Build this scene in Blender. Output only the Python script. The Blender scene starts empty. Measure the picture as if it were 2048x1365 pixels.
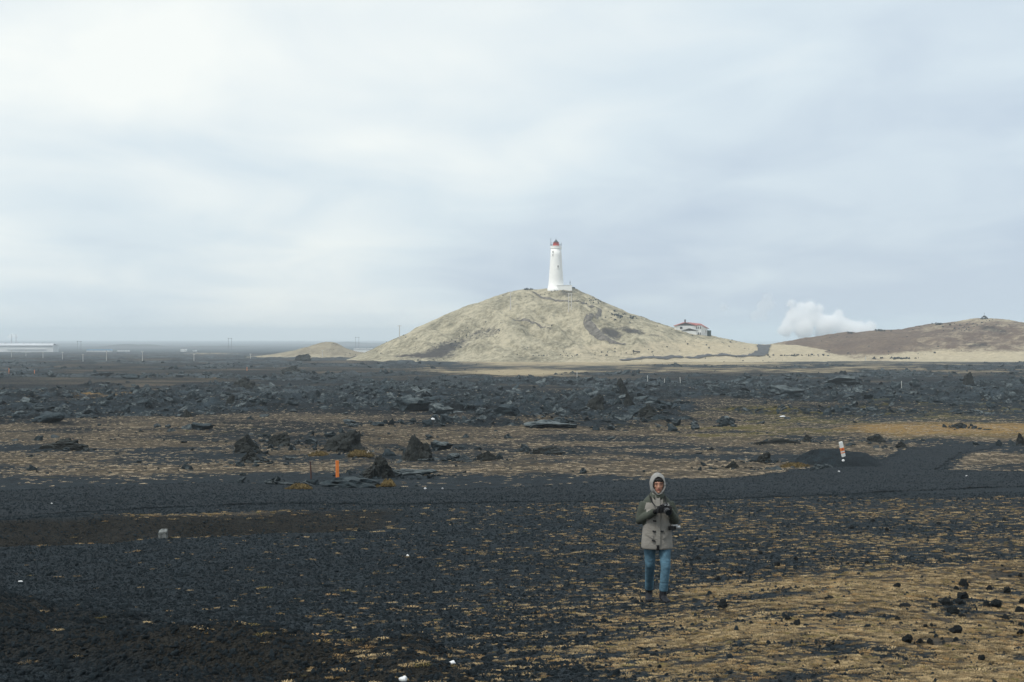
import bpy, bmesh, math, random
import numpy as np
from mathutils import Vector, Matrix

random.seed(7)
rng = np.random.default_rng(11)
sc = bpy.context.scene
C = sc.collection
R = math.radians

# ------------------------------------------------------------------ camera
F = 2844.0            # focal length in photo pixels (50 mm on 36 mm, 2048 px wide)
HY = 674.0            # photo row of the level line
CZ = 32.0             # camera height above the sea
cd = bpy.data.cameras.new('camera'); cam = bpy.data.objects.new('camera', cd); C.objects.link(cam)
cd.sensor_width = 36.0; cd.lens = 50.0; cd.clip_start = 0.5; cd.clip_end = 90000.0
cam.location = (0, 0, CZ)
cam.rotation_euler = (R(90) - math.atan((682.5 - HY) / F), 0, 0)
sc.camera = cam

# ------------------------------------------------------------------ world, sun, exposure
SUN_EL, SUN_AZ = 54.0, 236.0          # azimuth clockwise from +Y: behind and left of the camera
w = bpy.data.worlds.new('World'); sc.world = w; w.use_nodes = True
nt = w.node_tree; nt.nodes.clear()
def wn(t, **kw):
    n = nt.nodes.new(t)
    for k, v in kw.items(): setattr(n, k, v)
    return n
def wl(a, b): nt.links.new(a, b)
sky = wn('ShaderNodeTexSky', sky_type='NISHITA', sun_disc=False)
sky.sun_elevation = R(SUN_EL); sky.sun_rotation = R(SUN_AZ)
sky.air_density = 1.0; sky.dust_density = 2.0
tc = wn('ShaderNodeTexCoord')
sep = wn('ShaderNodeSeparateXYZ'); wl(tc.outputs['Generated'], sep.inputs[0])
up = wn('ShaderNodeMath', operation='MAXIMUM'); wl(sep.outputs['Z'], up.inputs[0]); up.inputs[1].default_value = 0.0
den = wn('ShaderNodeMath', operation='ADD'); wl(up.outputs[0], den.inputs[0]); den.inputs[1].default_value = 0.16
def div(a):
    d = wn('ShaderNodeMath', operation='DIVIDE'); wl(a, d.inputs[0]); wl(den.outputs[0], d.inputs[1]); return d.outputs[0]
comb = wn('ShaderNodeCombineXYZ'); wl(div(sep.outputs['X']), comb.inputs[0]); wl(div(sep.outputs['Y']), comb.inputs[1])
mp = wn('ShaderNodeMapping'); wl(comb.outputs[0], mp.inputs[0]); mp.inputs['Location'].default_value = (6.8323, 4.3743, -3.2424); mp.inputs['Rotation'].default_value = (0, 0, 4.71663); mp.inputs['Scale'].default_value = (1.0, 0.8, 1.0)
n1 = wn('ShaderNodeTexNoise'); wl(mp.outputs[0], n1.inputs['Vector']); n1.inputs['Scale'].default_value = 0.5077; n1.inputs['Detail'].default_value = 2.5; n1.inputs['Roughness'].default_value = 0.45; n1.inputs['Distortion'].default_value = 0.3
n2 = wn('ShaderNodeTexNoise'); wl(mp.outputs[0], n2.inputs['Vector']); n2.inputs['Scale'].default_value = 2.1; n2.inputs['Detail'].default_value = 6; n2.inputs['Roughness'].default_value = 0.5; n2.inputs['Distortion'].default_value = 0.5
mx = wn('ShaderNodeMath', operation='MULTIPLY_ADD'); wl(n2.outputs['Fac'], mx.inputs[0]); mx.inputs[1].default_value = 0.358; wl(n1.outputs['Fac'], mx.inputs[2])
ramp = wn('ShaderNodeValToRGB'); wl(mx.outputs[0], ramp.inputs[0])
e = ramp.color_ramp.elements
e[0].position = 0.52; e[0].color = (0.280, 0.330, 0.392, 1)
e[1].position = 0.90; e[1].color = (0.520, 0.535, 0.515, 1)
k = ramp.color_ramp.elements.new(0.70); k.color = (0.384, 0.434, 0.464, 1)
scl = wn('ShaderNodeMix', data_type='RGBA', blend_type='MULTIPLY'); scl.inputs[0].default_value = 1.0
wl(sky.outputs[0], scl.inputs[6]); scl.inputs[7].default_value = (0.10, 0.10, 0.10, 1)
mix = wn('ShaderNodeMix', data_type='RGBA'); mix.inputs[0].default_value = 0.94
wl(scl.outputs[2], mix.inputs[6]); wl(ramp.outputs[0], mix.inputs[7])
bg = wn('ShaderNodeBackground'); wl(mix.outputs[2], bg.inputs[0]); bg.inputs[1].default_value = 1.0
wo = wn('ShaderNodeOutputWorld'); wl(bg.outputs[0], wo.inputs[0])

sl = bpy.data.lights.new('sun', 'SUN'); sun = bpy.data.objects.new('sun', sl); C.objects.link(sun)
sl.energy = 1.5; sl.angle = R(14); sl.color = (1.0, 0.965, 0.90)
az, el = R(SUN_AZ), R(SUN_EL)
sdir = Vector((math.sin(az) * math.cos(el), math.cos(az) * math.cos(el), math.sin(el)))
sun.rotation_euler = sdir.to_track_quat('Z', 'Y').to_euler(); sun.location = (-40, -60, 120)

sc.render.engine = 'CYCLES'
vs = sc.view_settings; vs.view_transform = 'Standard'; vs.look = 'None'; vs.exposure = 0.92; vs.gamma = 1.0; vs.use_curve_mapping = False
cy = sc.cycles
cy.max_bounces = 24; cy.diffuse_bounces = 3; cy.glossy_bounces = 2; cy.transmission_bounces = 2; cy.volume_bounces = 20; cy.transparent_max_bounces = 6
cy.use_denoising = True; cy.use_adaptive_sampling = False
cy.caustics_reflective = False; cy.caustics_refractive = False
try: cy.denoiser = 'OPENIMAGEDENOISE'
except Exception: pass

# ------------------------------------------------------------------ numpy noise
def _h(ix, iy, s):
    h = (ix.astype(np.int64) * 374761393 + iy.astype(np.int64) * 668265263 + s * 974711) & 0xffffffff
    h = ((h ^ (h >> 13)) * 1274126177) & 0xffffffff
    h = ((h ^ (h >> 16)) * 2246822519) & 0xffffffff
    return ((h ^ (h >> 15)) & 0xffffff).astype(np.float64) / 16777216.0
def pn(x, y, s=0):
    x = np.asarray(x, float); y = np.asarray(y, float)
    ix = np.floor(x); iy = np.floor(y); fx = x - ix; fy = y - iy
    ux = fx * fx * fx * (fx * (fx * 6 - 15) + 10); uy = fy * fy * fy * (fy * (fy * 6 - 15) + 10)
    def g(ox, oy):
        a = _h(ix + ox, iy + oy, s) * 6.2831853
        return np.cos(a) * (fx - ox) + np.sin(a) * (fy - oy)
    a = g(0, 0); b = g(1, 0); c = g(0, 1); d = g(1, 1)
    return ((a + (b - a) * ux) + ((c + (d - c) * ux) - (a + (b - a) * ux)) * uy) * 1.5
def fbm(x, y, o=4, s=0, g=0.5):
    r = 0.0; a = 1.0; t = 0.0; f = 1.0
    for i in range(o):
        r = r + a * pn(x * f + i * 17.3, y * f - i * 9.1, s + i); t += a; a *= g; f *= 2.03
    return r / t
def ridged(x, y, o=4, s=0):
    r = 0.0; a = 1.0; t = 0.0; f = 1.0
    for i in range(o):
        r = r + a * (1 - np.abs(pn(x * f + i * 7.7, y * f + i * 3.1, s + i)) * 1.6); t += a; a *= 0.5; f *= 2.1
    return r / t
def slab(x, y, s, tilt=0.5):
    """broken crust: every cell a tilted plate with a crack round it"""
    wx = x + 0.35 * pn(x * 1.3, y * 1.3, s + 50); wy = y + 0.35 * pn(x * 1.3 + 9, y * 1.3, s + 51)
    ix = np.floor(wx); iy = np.floor(wy)
    d1 = np.full(wx.shape, 9.0); d2 = np.full(wx.shape, 9.0); hh = np.zeros(wx.shape)
    for oy in (-1, 0, 1):
        for ox in (-1, 0, 1):
            cx = ix + ox; cyy = iy + oy
            px = cx + 0.1 + 0.8 * _h(cx, cyy, s); py = cyy + 0.1 + 0.8 * _h(cx, cyy, s + 1)
            dx = wx - px; dy = wy - py; d = np.sqrt(dx * dx + dy * dy)
            z = (_h(cx, cyy, s + 2) - 0.5) + tilt * ((_h(cx, cyy, s + 3) - 0.5) * 2 * dx + (_h(cx, cyy, s + 4) - 0.35) * 2 * dy)
            nearer = d < d1
            d2 = np.where(nearer, d1, np.minimum(d2, d)); hh = np.where(nearer, z, hh); d1 = np.where(nearer, d, d1)
    return hh - 0.35 * np.exp(-(d2 - d1) * 9)
def sst(a, b, x):
    t = np.clip((x - a) / (b - a), 0, 1); return t * t * (3 - 2 * t)
def bump(x, c, h): return np.exp(-((x - c) / h) ** 2)

# ------------------------------------------------------------------ land form
PROF = np.array([(3, 2.1), (8, 2.55), (12, 2.92), (16, 3.35), (20.3, 3.80), (28, 4.25), (35, 4.62), (42, 5.0), (50, 5.36), (57, 5.66), (65, 6.0), (80, 6.6),
                 (100, 7.15), (120, 7.6), (200, 9.0), (300, 10.0), (450, 11.0), (600, 11.6), (700, 12.0), (800, 12.7), (1100, 15.0), (1500, 17.6), (1900, 20.4),
                 (3000, 25.5), (5000, 30.0), (7000, 31.5), (21000, 33.0)])
LY = np.log(PROF[:, 0]); LZ = PROF[:, 1]
def base(y):
    l = np.log(np.maximum(y, 3)); r = 0
    for o in (-0.05, 0, 0.05): r = r + np.interp(l + o, LY, LZ)
    return CZ - r / 3.0
def pxof(x, y): return 1024 + F * x / y          # bearing, written as the photo column it falls on
def ray_base(px, py):
    ys = np.exp(np.linspace(math.log(5), math.log(5000), 4000))
    z = CZ - (py - HY) / F * ys
    i = int(np.argmax(z < base(ys)))
    return (px - 1024) / F * ys[i], ys[i]

def inpoly_sd(x, y, poly):
    """signed distance to a polygon, positive inside"""
    d = np.full(x.shape, 1e9); ins = np.zeros(x.shape, bool); n = len(poly)
    for i in range(n):
        ax, ay = poly[i]; bx, by = poly[(i + 1) % n]
        ex, ey = bx - ax, by - ay; wx, wy = x - ax, y - ay
        t = np.clip((wx * ex + wy * ey) / (ex * ex + ey * ey), 0, 1)
        d = np.minimum(d, np.hypot(wx - ex * t, wy - ey * t))
        c = ((ay > y) != (by > y)) & (x < (bx - ax) * (y - ay) / (by - ay + 1e-12) + ax)
        ins ^= c
    return np.where(ins, d, -d)
PATH = [ray_base(*p) for p in [(-400, 1000), (-100, 990), (150, 976), (420, 966), (600, 972), (900, 982), (1120, 972), (1250, 962), (1480, 957), (1640, 937),
                               (1760, 921), (1820, 896), (1930, 893), (1995, 894), (1985, 899), (1925, 905), (1880, 940), (2048, 945), (2400, 946),
                               (2400, 970), (2048, 973), (1800, 984), (1500, 997), (1320, 1003), (1000, 1006), (780, 1010), (560, 1008), (330, 1016), (120, 1028), (-100, 1044), (-400, 1060)]]
def path_sd(x, y):
    out = np.full(np.shape(x), -30.0)
    m = (y > 32) & (y < 110)
    if np.any(m): out[m] = inpoly_sd(x[m], y[m], PATH)
    return out
def mound_h(x, y):      # gravel heap beside the white marker post
    cx, cy_ = ray_base(1672, 930)
    q = ((x - cx + 0.25 * (y - cy_)) / 2.15) ** 2 + ((y - cy_) / 2.1) ** 2 + 0.35 * fbm(x * 0.8, y * 0.8, 3, 241) * (np.abs(x - cx) < 4) * (np.abs(y - cy_) < 4)
    return 0.74 * np.clip(1 - q, 0, 1) ** 1.1
def near_bank(x, y):     # raised earth edge in the near left
    py = HY + F * (CZ - base(y)) / y; p = pxof(x, y)
    edge = np.interp(p, [-600, 0, 200, 350, 450, 600, 850, 930, 1000], [1130, 1205, 1255, 1310, 1325, 1318, 1318, 1375, 1500])
    return sst(-14, 40, py - edge + 22 * pn(x * 1.3, y * 1.3, 229))
LAVA_X = [-400, 0, 500, 900, 1300, 1500, 1700, 1900, 2100, 2500]
LAVA_Y = [108, 106, 104, 102, 110, 130, 158, 172, 175, 175]
def lava_amt(x, y):
    p = pxof(x, y)
    st = np.interp(p, LAVA_X, LAVA_Y) + 9 * pn(x * 0.05, y * 0.03, 31)
    a = sst(st - 40, st + 34, y + 16 * fbm(x * 0.06, y * 0.05, 3, 35))
    end = np.interp(p, [-400, 600, 900, 1100, 1300, 1600, 2100], [2600, 1500, 560, 470, 560, 600, 600]) * (1 + 0.22 * fbm(x * 0.02, y * 0.01, 3, 33))
    return a * (1 - sst(end * 0.78, end * 1.2, y))
def rough_patch(x, y):
    """1 where the lava is broken, 0 on the sandy or grassy flats between"""
    p = pxof(x, y); l = np.log(y)
    f = 0.16 + 1.1 * fbm(x * 0.022 + 4, y * 0.014, 3, 51) + 0.25 * fbm(x * 0.09, y * 0.07, 2, 54)
    g2 = lambda px, d, wx, wl: np.exp(-((p - px) / wx) ** 2 - ((l - math.log(d)) / wl) ** 2)
    f = f - 0.75 * g2(170, 262, 260, 0.07) - 0.6 * g2(480, 455, 260, 0.11) - 0.5 * g2(760, 142, 200, 0.07) - 0.35 * g2(250, 330, 240, 0.10) - 0.7 * g2(1060, 480, 190, 0.2) - 0.45 * g2(1650, 450, 300, 0.18) - 0.5 * g2(1420, 165, 40, 0.16)
    f = f + 0.7 * g2(1750, 255, 420, 0.14) + 0.6 * g2(1150, 195, 330, 0.2) + 0.6 * g2(330, 185, 380, 0.14) + 0.5 * g2(600, 360, 90, 0.1)
    return sst(-0.10, 0.38, f)
def H(x, y):
    x = np.asarray(x, float); y = np.asarray(y, float)
    z = base(y)
    p = pxof(x, y)
    psd = path_sd(x, y)
    offp = sst(-0.2, 2.5, -psd)
    # small rolls of the near ground
    near = 1 - sst(90, 160, y)
    z = z + near * (0.05 + 0.95 * offp) * (0.10 * fbm(x * 0.35, y * 0.22, 3, 3) + 0.030 * fbm(x * 1.5, y * 1.2, 3, 5))
    vn = 1 - sst(35, 60, y)
    z = z + vn * (0.018 * fbm(x * 6, y * 5, 3, 8) + 0.012 * ridged(x * 9, y * 7, 2, 9))
    # trench along the left of the track
    yl = np.interp(p, [-600, 0, 350, 500, 700, 900], [28.0, 29.2, 31.2, 32.2, 33.5, 35.0]) + 0.5 * pn(x * 0.35, y * 0.0, 12)
    dep = np.interp(p, [-600, 0, 400, 560, 760, 920], [1.5, 1.4, 1.15, 0.95, 0.5, 0.0]) * (0.9 + 0.3 * pn(x * 0.5, y * 0.2, 14))
    t = y - yl
    z = z - dep * sst(-0.25, 0.8, t) * (1 - sst(1.2, 6.4, t + 0.5 * pn(x * 0.8, y * 0.6, 15)))
    z = z + 0.10 * bump(t, 6.2, 0.9) * np.clip(dep, 0, 1)
    # low grassy swells at the right, bank at the bottom left
    z = z + 0.32 * np.exp(-((x - 4.6 - 0.18 * (y - 20)) / 2.4) ** 2 - ((y - 18.5) / 3.2) ** 2)
    z = z + 0.22 * np.exp(-((x - 8.4) / 2.6) ** 2 - ((y - 23.5) / 2.2) ** 2) + 0.18 * np.exp(-((x - 3.2) / 1.8) ** 2 - ((y - 14.2) / 1.6) ** 2)
    z = z + 0.55 * np.exp(-((x + 5.4) / 1.5) ** 2 - ((y - 12.6) / 2.2) ** 2)
    z = z + 0.22 * np.exp(-((x + 2.2) / 1.5) ** 2 - ((y - 11.4) / 0.75) ** 2)
    z = z + mound_h(x, y)
    nb = near_bank(x, y)
    z = z + nb * (0.26 + 0.14 * fbm(x * 1.0, y * 1.0, 3, 231) + 0.04 * fbm(x * 4, y * 4, 3, 233))
    # brown grass zone
    mid = sst(50, 62, y) * (1 - sst(115, 170, y)) * offp
    z = z + mid * (0.18 * fbm(x * 0.22, y * 0.15, 3, 21) + 0.10 * fbm(x * 1.1, y * 0.9, 3, 22))
    # lava field
    la = lava_amt(x, y) * offp
    if np.any(la > 0.001):
        m = la > 0.001
        xm, ym = x[m], y[m]
        big = ridged(xm * 0.035, ym * 0.028, 3, 41) - 0.55
        rp = rough_patch(xm, ym); rough = 0.08 + 1.15 * rp
        far = 1 + 0.5 * sst(200, 450, ym)
        hh = big * (0.3 + 0.9 * rp) * far + rough * (0.42 * slab(xm / 4.6, ym / 4.6, 61, 0.8) + 0.42 * slab(xm / 1.9, ym / 1.9, 71, 0.8) + 0.20 * slab(xm / 0.8, ym / 0.8, 81, 0.8) * (ym < 330))
        z[m] = z[m] + la[m] * hh * 1.0
    # the land ends at the right behind the hills: sea there
    coast = sst(1340, 1480, p) * sst(1000, 1500, y)
    z = z - coast * 40
    return z

# silhouette tables: (photo column, photo row) seen at the ridge distance
class Hill:
    def __init__(s, sil, yr, yf, yb, seed, xpad=0, k=1.25, rough=1.0):
        a = np.array(sil, float)
        s.x = (a[:, 0] - 1024) / F * yr; s.z = CZ - (a[:, 1] - HY) / F * yr
        s.yr, s.yf, s.yb, s.seed, s.k, s.rough = yr, yf, yb, seed, k, rough
    def Z(s, x, y):
        x = np.asarray(x, float); y = np.asarray(y, float)
        xr = x * (1 + 0.0 * y)
        zr = 0
        for o in (-2.0, 0, 2.0): zr = zr + np.interp(xr + o * s.yr / 780, s.x, s.z)
        zr = zr / 3
        yf = np.interp(xr, s.x, np.interp(s.x, *s.yf)) if isinstance(s.yf, tuple) else s.yf
        b = base(y) - 1.2
        t = np.clip((y - yf) / (s.yr - yf), 0, 1); f = (0.5 - 0.5 * np.cos(np.pi * t)) * 0.55 + 0.45 * t ** s.k
        tb = np.clip((s.yb - y) / (s.yb - s.yr), 0, 1); fb = 0.5 - 0.5 * np.cos(np.pi * tb)
        ff = np.where(y < s.yr, f, fb)
        hgt = np.maximum(zr - b, 0)
        n = fbm(x * 0.045 + 0.02 * y, y * 0.022, 5, s.seed, 0.6) * 0.30 * hgt * np.sin(np.pi * np.clip(ff, 0, 1)) * s.rough
        n = n + (1.5 * ridged(x * 0.06 + 0.03 * y, y * 0.04, 5, s.seed + 7) - 0.8) * np.clip(hgt * ff / 6, 0, 1) * s.rough
        return b + hgt * ff + n
hillA = Hill([(640, 735), (700, 719), (730, 707), (760, 693), (800, 673), (850, 648), (900, 626), (950, 607), (1000, 590), (1030, 582), (1048, 579.5), (1062, 579), (1070, 582),
              (1085, 580), (1097, 577), (1112, 575), (1135, 574.5), (1146, 577), (1160, 583), (1200, 601), (1250, 623), (1300, 641), (1350, 657), (1380, 664), (1420, 671), (1450, 678),
              (1490, 687), (1520, 690.5), (1560, 691), (1600, 692), (1660, 702), (1720, 720)], 790,
             ([-110, -60, 0, 60, 120, 150, 200], [700, 680, 655, 640, 640, 660, 690]), 930, 101, k=1.5)
hillB = Hill([(1525, 698), (1545, 690), (1570, 686), (1600, 680), (1640, 673), (1680, 668), (1697, 665), (1720, 667), (1750, 662.5), (1765, 661), (1800, 661), (1840, 654), (1868, 648), (1876, 649),
              (1910, 645), (1945, 639), (1970, 637), (2000, 639), (2048, 647), (2110, 658), (2180, 676), (2260, 700), (2330, 730)], 840,
             ([140, 170, 200, 260, 320, 380], [740, 690, 655, 640, 640, 660]), 1000, 131, k=1.2)
hillC = Hill([(400, 722), (480, 716), (540, 710), (590, 702), (622, 692), (640, 687), (650, 685), (668, 685.5), (673, 686), (682, 694), (700, 701), (730, 706), (780, 714), (820, 722)], 1000,
             940, 1070, 151, k=1.3, rough=0.8)
HILLS = [hillA, hillB, hillC]
def surf(x, y):
    x = np.atleast_1d(np.asarray(x, float)); y = np.atleast_1d(np.asarray(y, float))
    z = H(x, y)
    for h in HILLS:
        m = (x > h.x[0]) & (x < h.x[-1]) & (y > 600) & (y < h.yb)
        if np.any(m): z[m] = np.maximum(z[m], h.Z(x[m], y[m]))
    return z
_YS = np.exp(np.linspace(math.log(6), math.log(6000), 5000))
_YF = np.exp(np.linspace(math.log(560), math.log(1100), 700)); _YM = np.exp(np.linspace(math.log(6), math.log(700), 2600))
def ground_at(px, py, far=False):
    """where a line of sight through a photo point meets the land"""
    ys = _YF if far else (_YM if py > 745 else _YS)
    x = (px - 1024) / F * ys; z = CZ - (py - HY) / F * ys
    hit = z < surf(x, ys)
    i = int(np.argmax(hit)) if hit.any() else len(ys) - 1
    return Vector((x[i], ys[i], float(surf(x[i], ys[i])[0])))
def gz(x, y): return float(surf(x, y)[0])

# ------------------------------------------------------------------ materials
def mat(name, build):
    m = bpy.data.materials.new(name); m.use_nodes = True
    n = m.node_tree; b = n.nodes['Principled BSDF']
    build(n, b); return m
def N(n, t, **kw):
    o = n.nodes.new(t)
    for k, v in kw.items():
        if k.startswith('_'): o.inputs[k[1:]].default_value = v
        else: setattr(o, k, v)
    return o
def noise(n, vec, scale, detail=4, rough=0.55, dist=0.0):
    t = N(n, 'ShaderNodeTexNoise'); t.inputs['Scale'].default_value = scale; t.inputs['Detail'].default_value = detail
    t.inputs['Roughness'].default_value = rough; t.inputs['Distortion'].default_value = dist
    if vec is not None: n.links.new(vec, t.inputs['Vector'])
    return t.outputs['Fac']
def rampn(n, fac, stops):
    r = N(n, 'ShaderNodeValToRGB'); n.links.new(fac, r.inputs[0]); el = r.color_ramp.elements
    for i, (p, c) in enumerate(stops):
        q = el[i] if i < 2 else el.new(p)
        q.position = p; q.color = (*c, 1)
    return r.outputs[0]
def mixc(n, f, a, b, mode='MIX'):
    m = N(n, 'ShaderNodeMix', data_type='RGBA', blend_type=mode)
    for s, i in ((f, 0), (a, 6), (b, 7)):
        if hasattr(s, 'links') or hasattr(s, 'is_linked'): n.links.new(s, m.inputs[i])
        else: m.inputs[i].default_value = s if i == 0 else (*s, 1)
    return m.outputs[2]
def mth(n, op, a, b=None, c=None):
    m = N(n, 'ShaderNodeMath', operation=op)
    for i, s in enumerate((a, b, c)):
        if s is None: continue
        if hasattr(s, 'is_linked'): n.links.new(s, m.inputs[i])
        else: m.inputs[i].default_value = s
    return m.outputs[0]
def mapr(n, v, a, b, c=0.0, d=1.0):
    m = N(n, 'ShaderNodeMapRange'); n.links.new(v, m.inputs[0])
    for i, s in enumerate((a, b, c, d)): m.inputs[i + 1].default_value = s
    return m.outputs[0]
def attr(n, name): return N(n, 'ShaderNodeAttribute', attribute_name=name).outputs['Fac']
def bumpn(n, b, h, strength, dist):
    u = N(n, 'ShaderNodeBump'); u.inputs['Strength'].default_value = strength; u.inputs['Distance'].default_value = dist
    n.links.new(h, u.inputs['Height']); n.links.new(u.outputs[0], b.inputs['Normal'])
def wpos(n): return N(n, 'ShaderNodeNewGeometry').outputs['Position']
def plain(name, col, rough=0.7, var=0.15, scale=6.0, metallic=0.0, bmp=0.0, obj=True):
    def f(n, b):
        v = N(n, 'ShaderNodeTexCoord').outputs['Object'] if obj else wpos(n)
        q = noise(n, v, scale, 5)
        c2 = tuple(max(0, c * (1 - var * 1.6)) for c in col); c1 = tuple(min(1, c * (1 + var)) for c in col)
        n.links.new(rampn(n, q, [(0.3, c2), (0.7, c1)]), b.inputs['Base Color'])
        b.inputs['Roughness'].default_value = rough; b.inputs['Metallic'].default_value = metallic
        b.inputs['Specular IOR Level'].default_value = 0.3
        if bmp: bumpn(n, b, noise(n, v, scale * 4, 4), 0.6, bmp)
    return mat(name, f)

def ground_mat(n, b):
    P = wpos(n)
    fine = noise(n, P, 14.0, 6, 0.65); mid = noise(n, P, 2.2, 5, 0.6); big = noise(n, P, 0.16, 4, 0.55)
    vor = N(n, 'ShaderNodeTexVoronoi'); vor.inputs['Scale'].default_value = 17.0; n.links.new(P, vor.inputs['Vector'])
    rock = rampn(n, mth(n, 'MULTIPLY_ADD', fine, 0.6, mth(n, 'MULTIPLY', mid, 0.4)), [(0.36, (0.009, 0.0135, 0.0160)), (0.66, (0.041, 0.060, 0.073))])
    rock = mixc(n, mapr(n, big, 0.35, 0.65, 0.0, 0.45), rock, mixc(n, 1.0, rock, (0.72, 0.76, 0.80), 'MULTIPLY'))
    # bare brown soil
    soil = rampn(n, noise(n, P, 5.0, 6, 0.65), [(0.3, (0.009, 0.0098, 0.0092)), (0.75, (0.040, 0.038, 0.031))])
    c = mixc(n, mapr(n, mth(n, 'ADD', attr(n, 'brown'), mth(n, 'MULTIPLY', mth(n, 'SUBTRACT', mid, 0.5), 0.9)), 0.35, 0.75), rock, soil)
    # pale crust of the lava plates
    cr = mapr(n, mth(n, 'ADD', attr(n, 'crust'), mth(n, 'MULTIPLY', mth(n, 'SUBTRACT', noise(n, P, 2.1, 8, 0.72), 0.5), 3.0)), 0.50, 0.95)
    pt = attr(n, 'plate')
    c = mixc(n, attr(n, 'lava'), c, mixc(n, 1.0, c, rampn(n, pt, [(0.0, (0.28, 0.30, 0.31)), (1.0, (1.9, 1.95, 2.0))]), 'MULTIPLY'))
    c = mixc(n, mth(n, 'MULTIPLY', cr, mapr(n, pt, 0.0, 1.0, 0.35, 1.0)), c, rampn(n, fine, [(0.3, (0.055, 0.069, 0.075)), (0.7, (0.165, 0.185, 0.188))]))
    # dry grass and moss in streaky patches
    mp_ = N(n, 'ShaderNodeMapping'); n.links.new(P, mp_.inputs[0]); mp_.inputs['Scale'].default_value = (0.75, 1.3, 1.0)
    pn_ = noise(n, mp_.outputs[0], 1.9, 10, 0.78)
    am = attr(n, 'moss')
    dry = mapr(n, mth(n, 'ADD', am, mth(n, 'MULTIPLY', mth(n, 'SUBTRACT', pn_, 0.5), 2.4)), 0.50, 1.05)
    dry = mth(n, 'MULTIPLY', dry, mapr(n, am, 0.06, 0.30))
    dcol = rampn(n, noise(n, P, 2.6, 9, 0.78), [(0.30, (0.036, 0.032, 0.025)), (0.5, (0.130, 0.102, 0.068)), (0.70, (0.27, 0.208, 0.128))])
    c = mixc(n, mth(n, 'MULTIPLY', dry, 0.88), c, dcol)
    pale = mapr(n, mth(n, 'ADD', attr(n, 'pale'), mth(n, 'MULTIPLY', mth(n, 'SUBTRACT', noise(n, P, 0.11, 8, 0.66), 0.5), 1.7)), 0.40, 0.75)
    c = mixc(n, pale, c, rampn(n, noise(n, P, 0.3, 8, 0.7), [(0.3, (0.25, 0.20, 0.12)), (0.7, (0.52, 0.425, 0.27))]))
    gr = mapr(n, mth(n, 'ADD', attr(n, 'green'), mth(n, 'MULTIPLY', mth(n, 'SUBTRACT', noise(n, P, 0.35, 8, 0.7), 0.5), 2.4)), 0.55, 0.9)
    c = mixc(n, mth(n, 'MULTIPLY', gr, 0.85), c, rampn(n, fine, [(0.3, (0.075, 0.068, 0.018)), (0.7, (0.19, 0.155, 0.042))]))
    oc = mapr(n, mth(n, 'ADD', attr(n, 'ochre'), mth(n, 'MULTIPLY', mth(n, 'SUBTRACT', noise(n, mp_.outputs[0], 0.4, 7, 0.68), 0.5), 1.3)), 0.40, 0.75)
    c = mixc(n, oc, c, rampn(n, noise(n, P, 1.5, 8, 0.7), [(0.3, (0.22, 0.135, 0.048)), (0.7, (0.44, 0.285, 0.105))]))
    n.links.new(c, b.inputs['Base Color']); b.inputs['Roughness'].default_value = 0.92; b.inputs['Specular IOR Level'].default_value = 0.18
    hgt = mth(n, 'ADD', mth(n, 'MULTIPLY', fine, 1.0), mth(n, 'ADD', mth(n, 'MULTIPLY', vor.outputs['Distance'], -0.6), mth(n, 'MULTIPLY', mid, 1.6)))
    v2 = N(n, 'ShaderNodeTexVoronoi'); v2.inputs['Scale'].default_value = 38.0; n.links.new(P, v2.inputs['Vector'])
    hgt = mth(n, 'ADD', hgt, mth(n, 'MULTIPLY', v2.outputs['Distance'], -0.5))
    bumpn(n, b, hgt, 1.0, 0.14)
M_GROUND = mat('ground', ground_mat)

def path_mat(n, b):
    P = wpos(n)
    f1 = noise(n, P, 22.0, 6, 0.7); f2 = noise(n, P, 1.1, 5, 0.6)
    mpp = N(n, 'ShaderNodeMapping'); n.links.new(P, mpp.inputs[0]); mpp.inputs['Scale'].default_value = (0.10, 0.9, 1.0)
    f3 = noise(n, mpp.outputs[0], 1.0, 4, 0.55)
    c = rampn(n, mth(n, 'ADD', mth(n, 'MULTIPLY', f1, 0.45), mth(n, 'ADD', mth(n, 'MULTIPLY', f2, 0.2), mth(n, 'MULTIPLY', f3, 0.35))), [(0.34, (0.008, 0.0125, 0.0155)), (0.68, (0.034, 0.047, 0.057))])
    n.links.new(c, b.inputs['Base Color']); b.inputs['Roughness'].default_value = 0.9; b.inputs['Specular IOR Level'].default_value = 0.2
    v2 = N(n, 'ShaderNodeTexVoronoi'); v2.inputs['Scale'].default_value = 20.0; n.links.new(P, v2.inputs['Vector'])
    bumpn(n, b, mth(n, 'ADD', f1, mth(n, 'MULTIPLY', v2.outputs['Distance'], -0.8)), 1.0, 0.12)
M_PATH = mat('gravel', path_mat)

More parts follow.
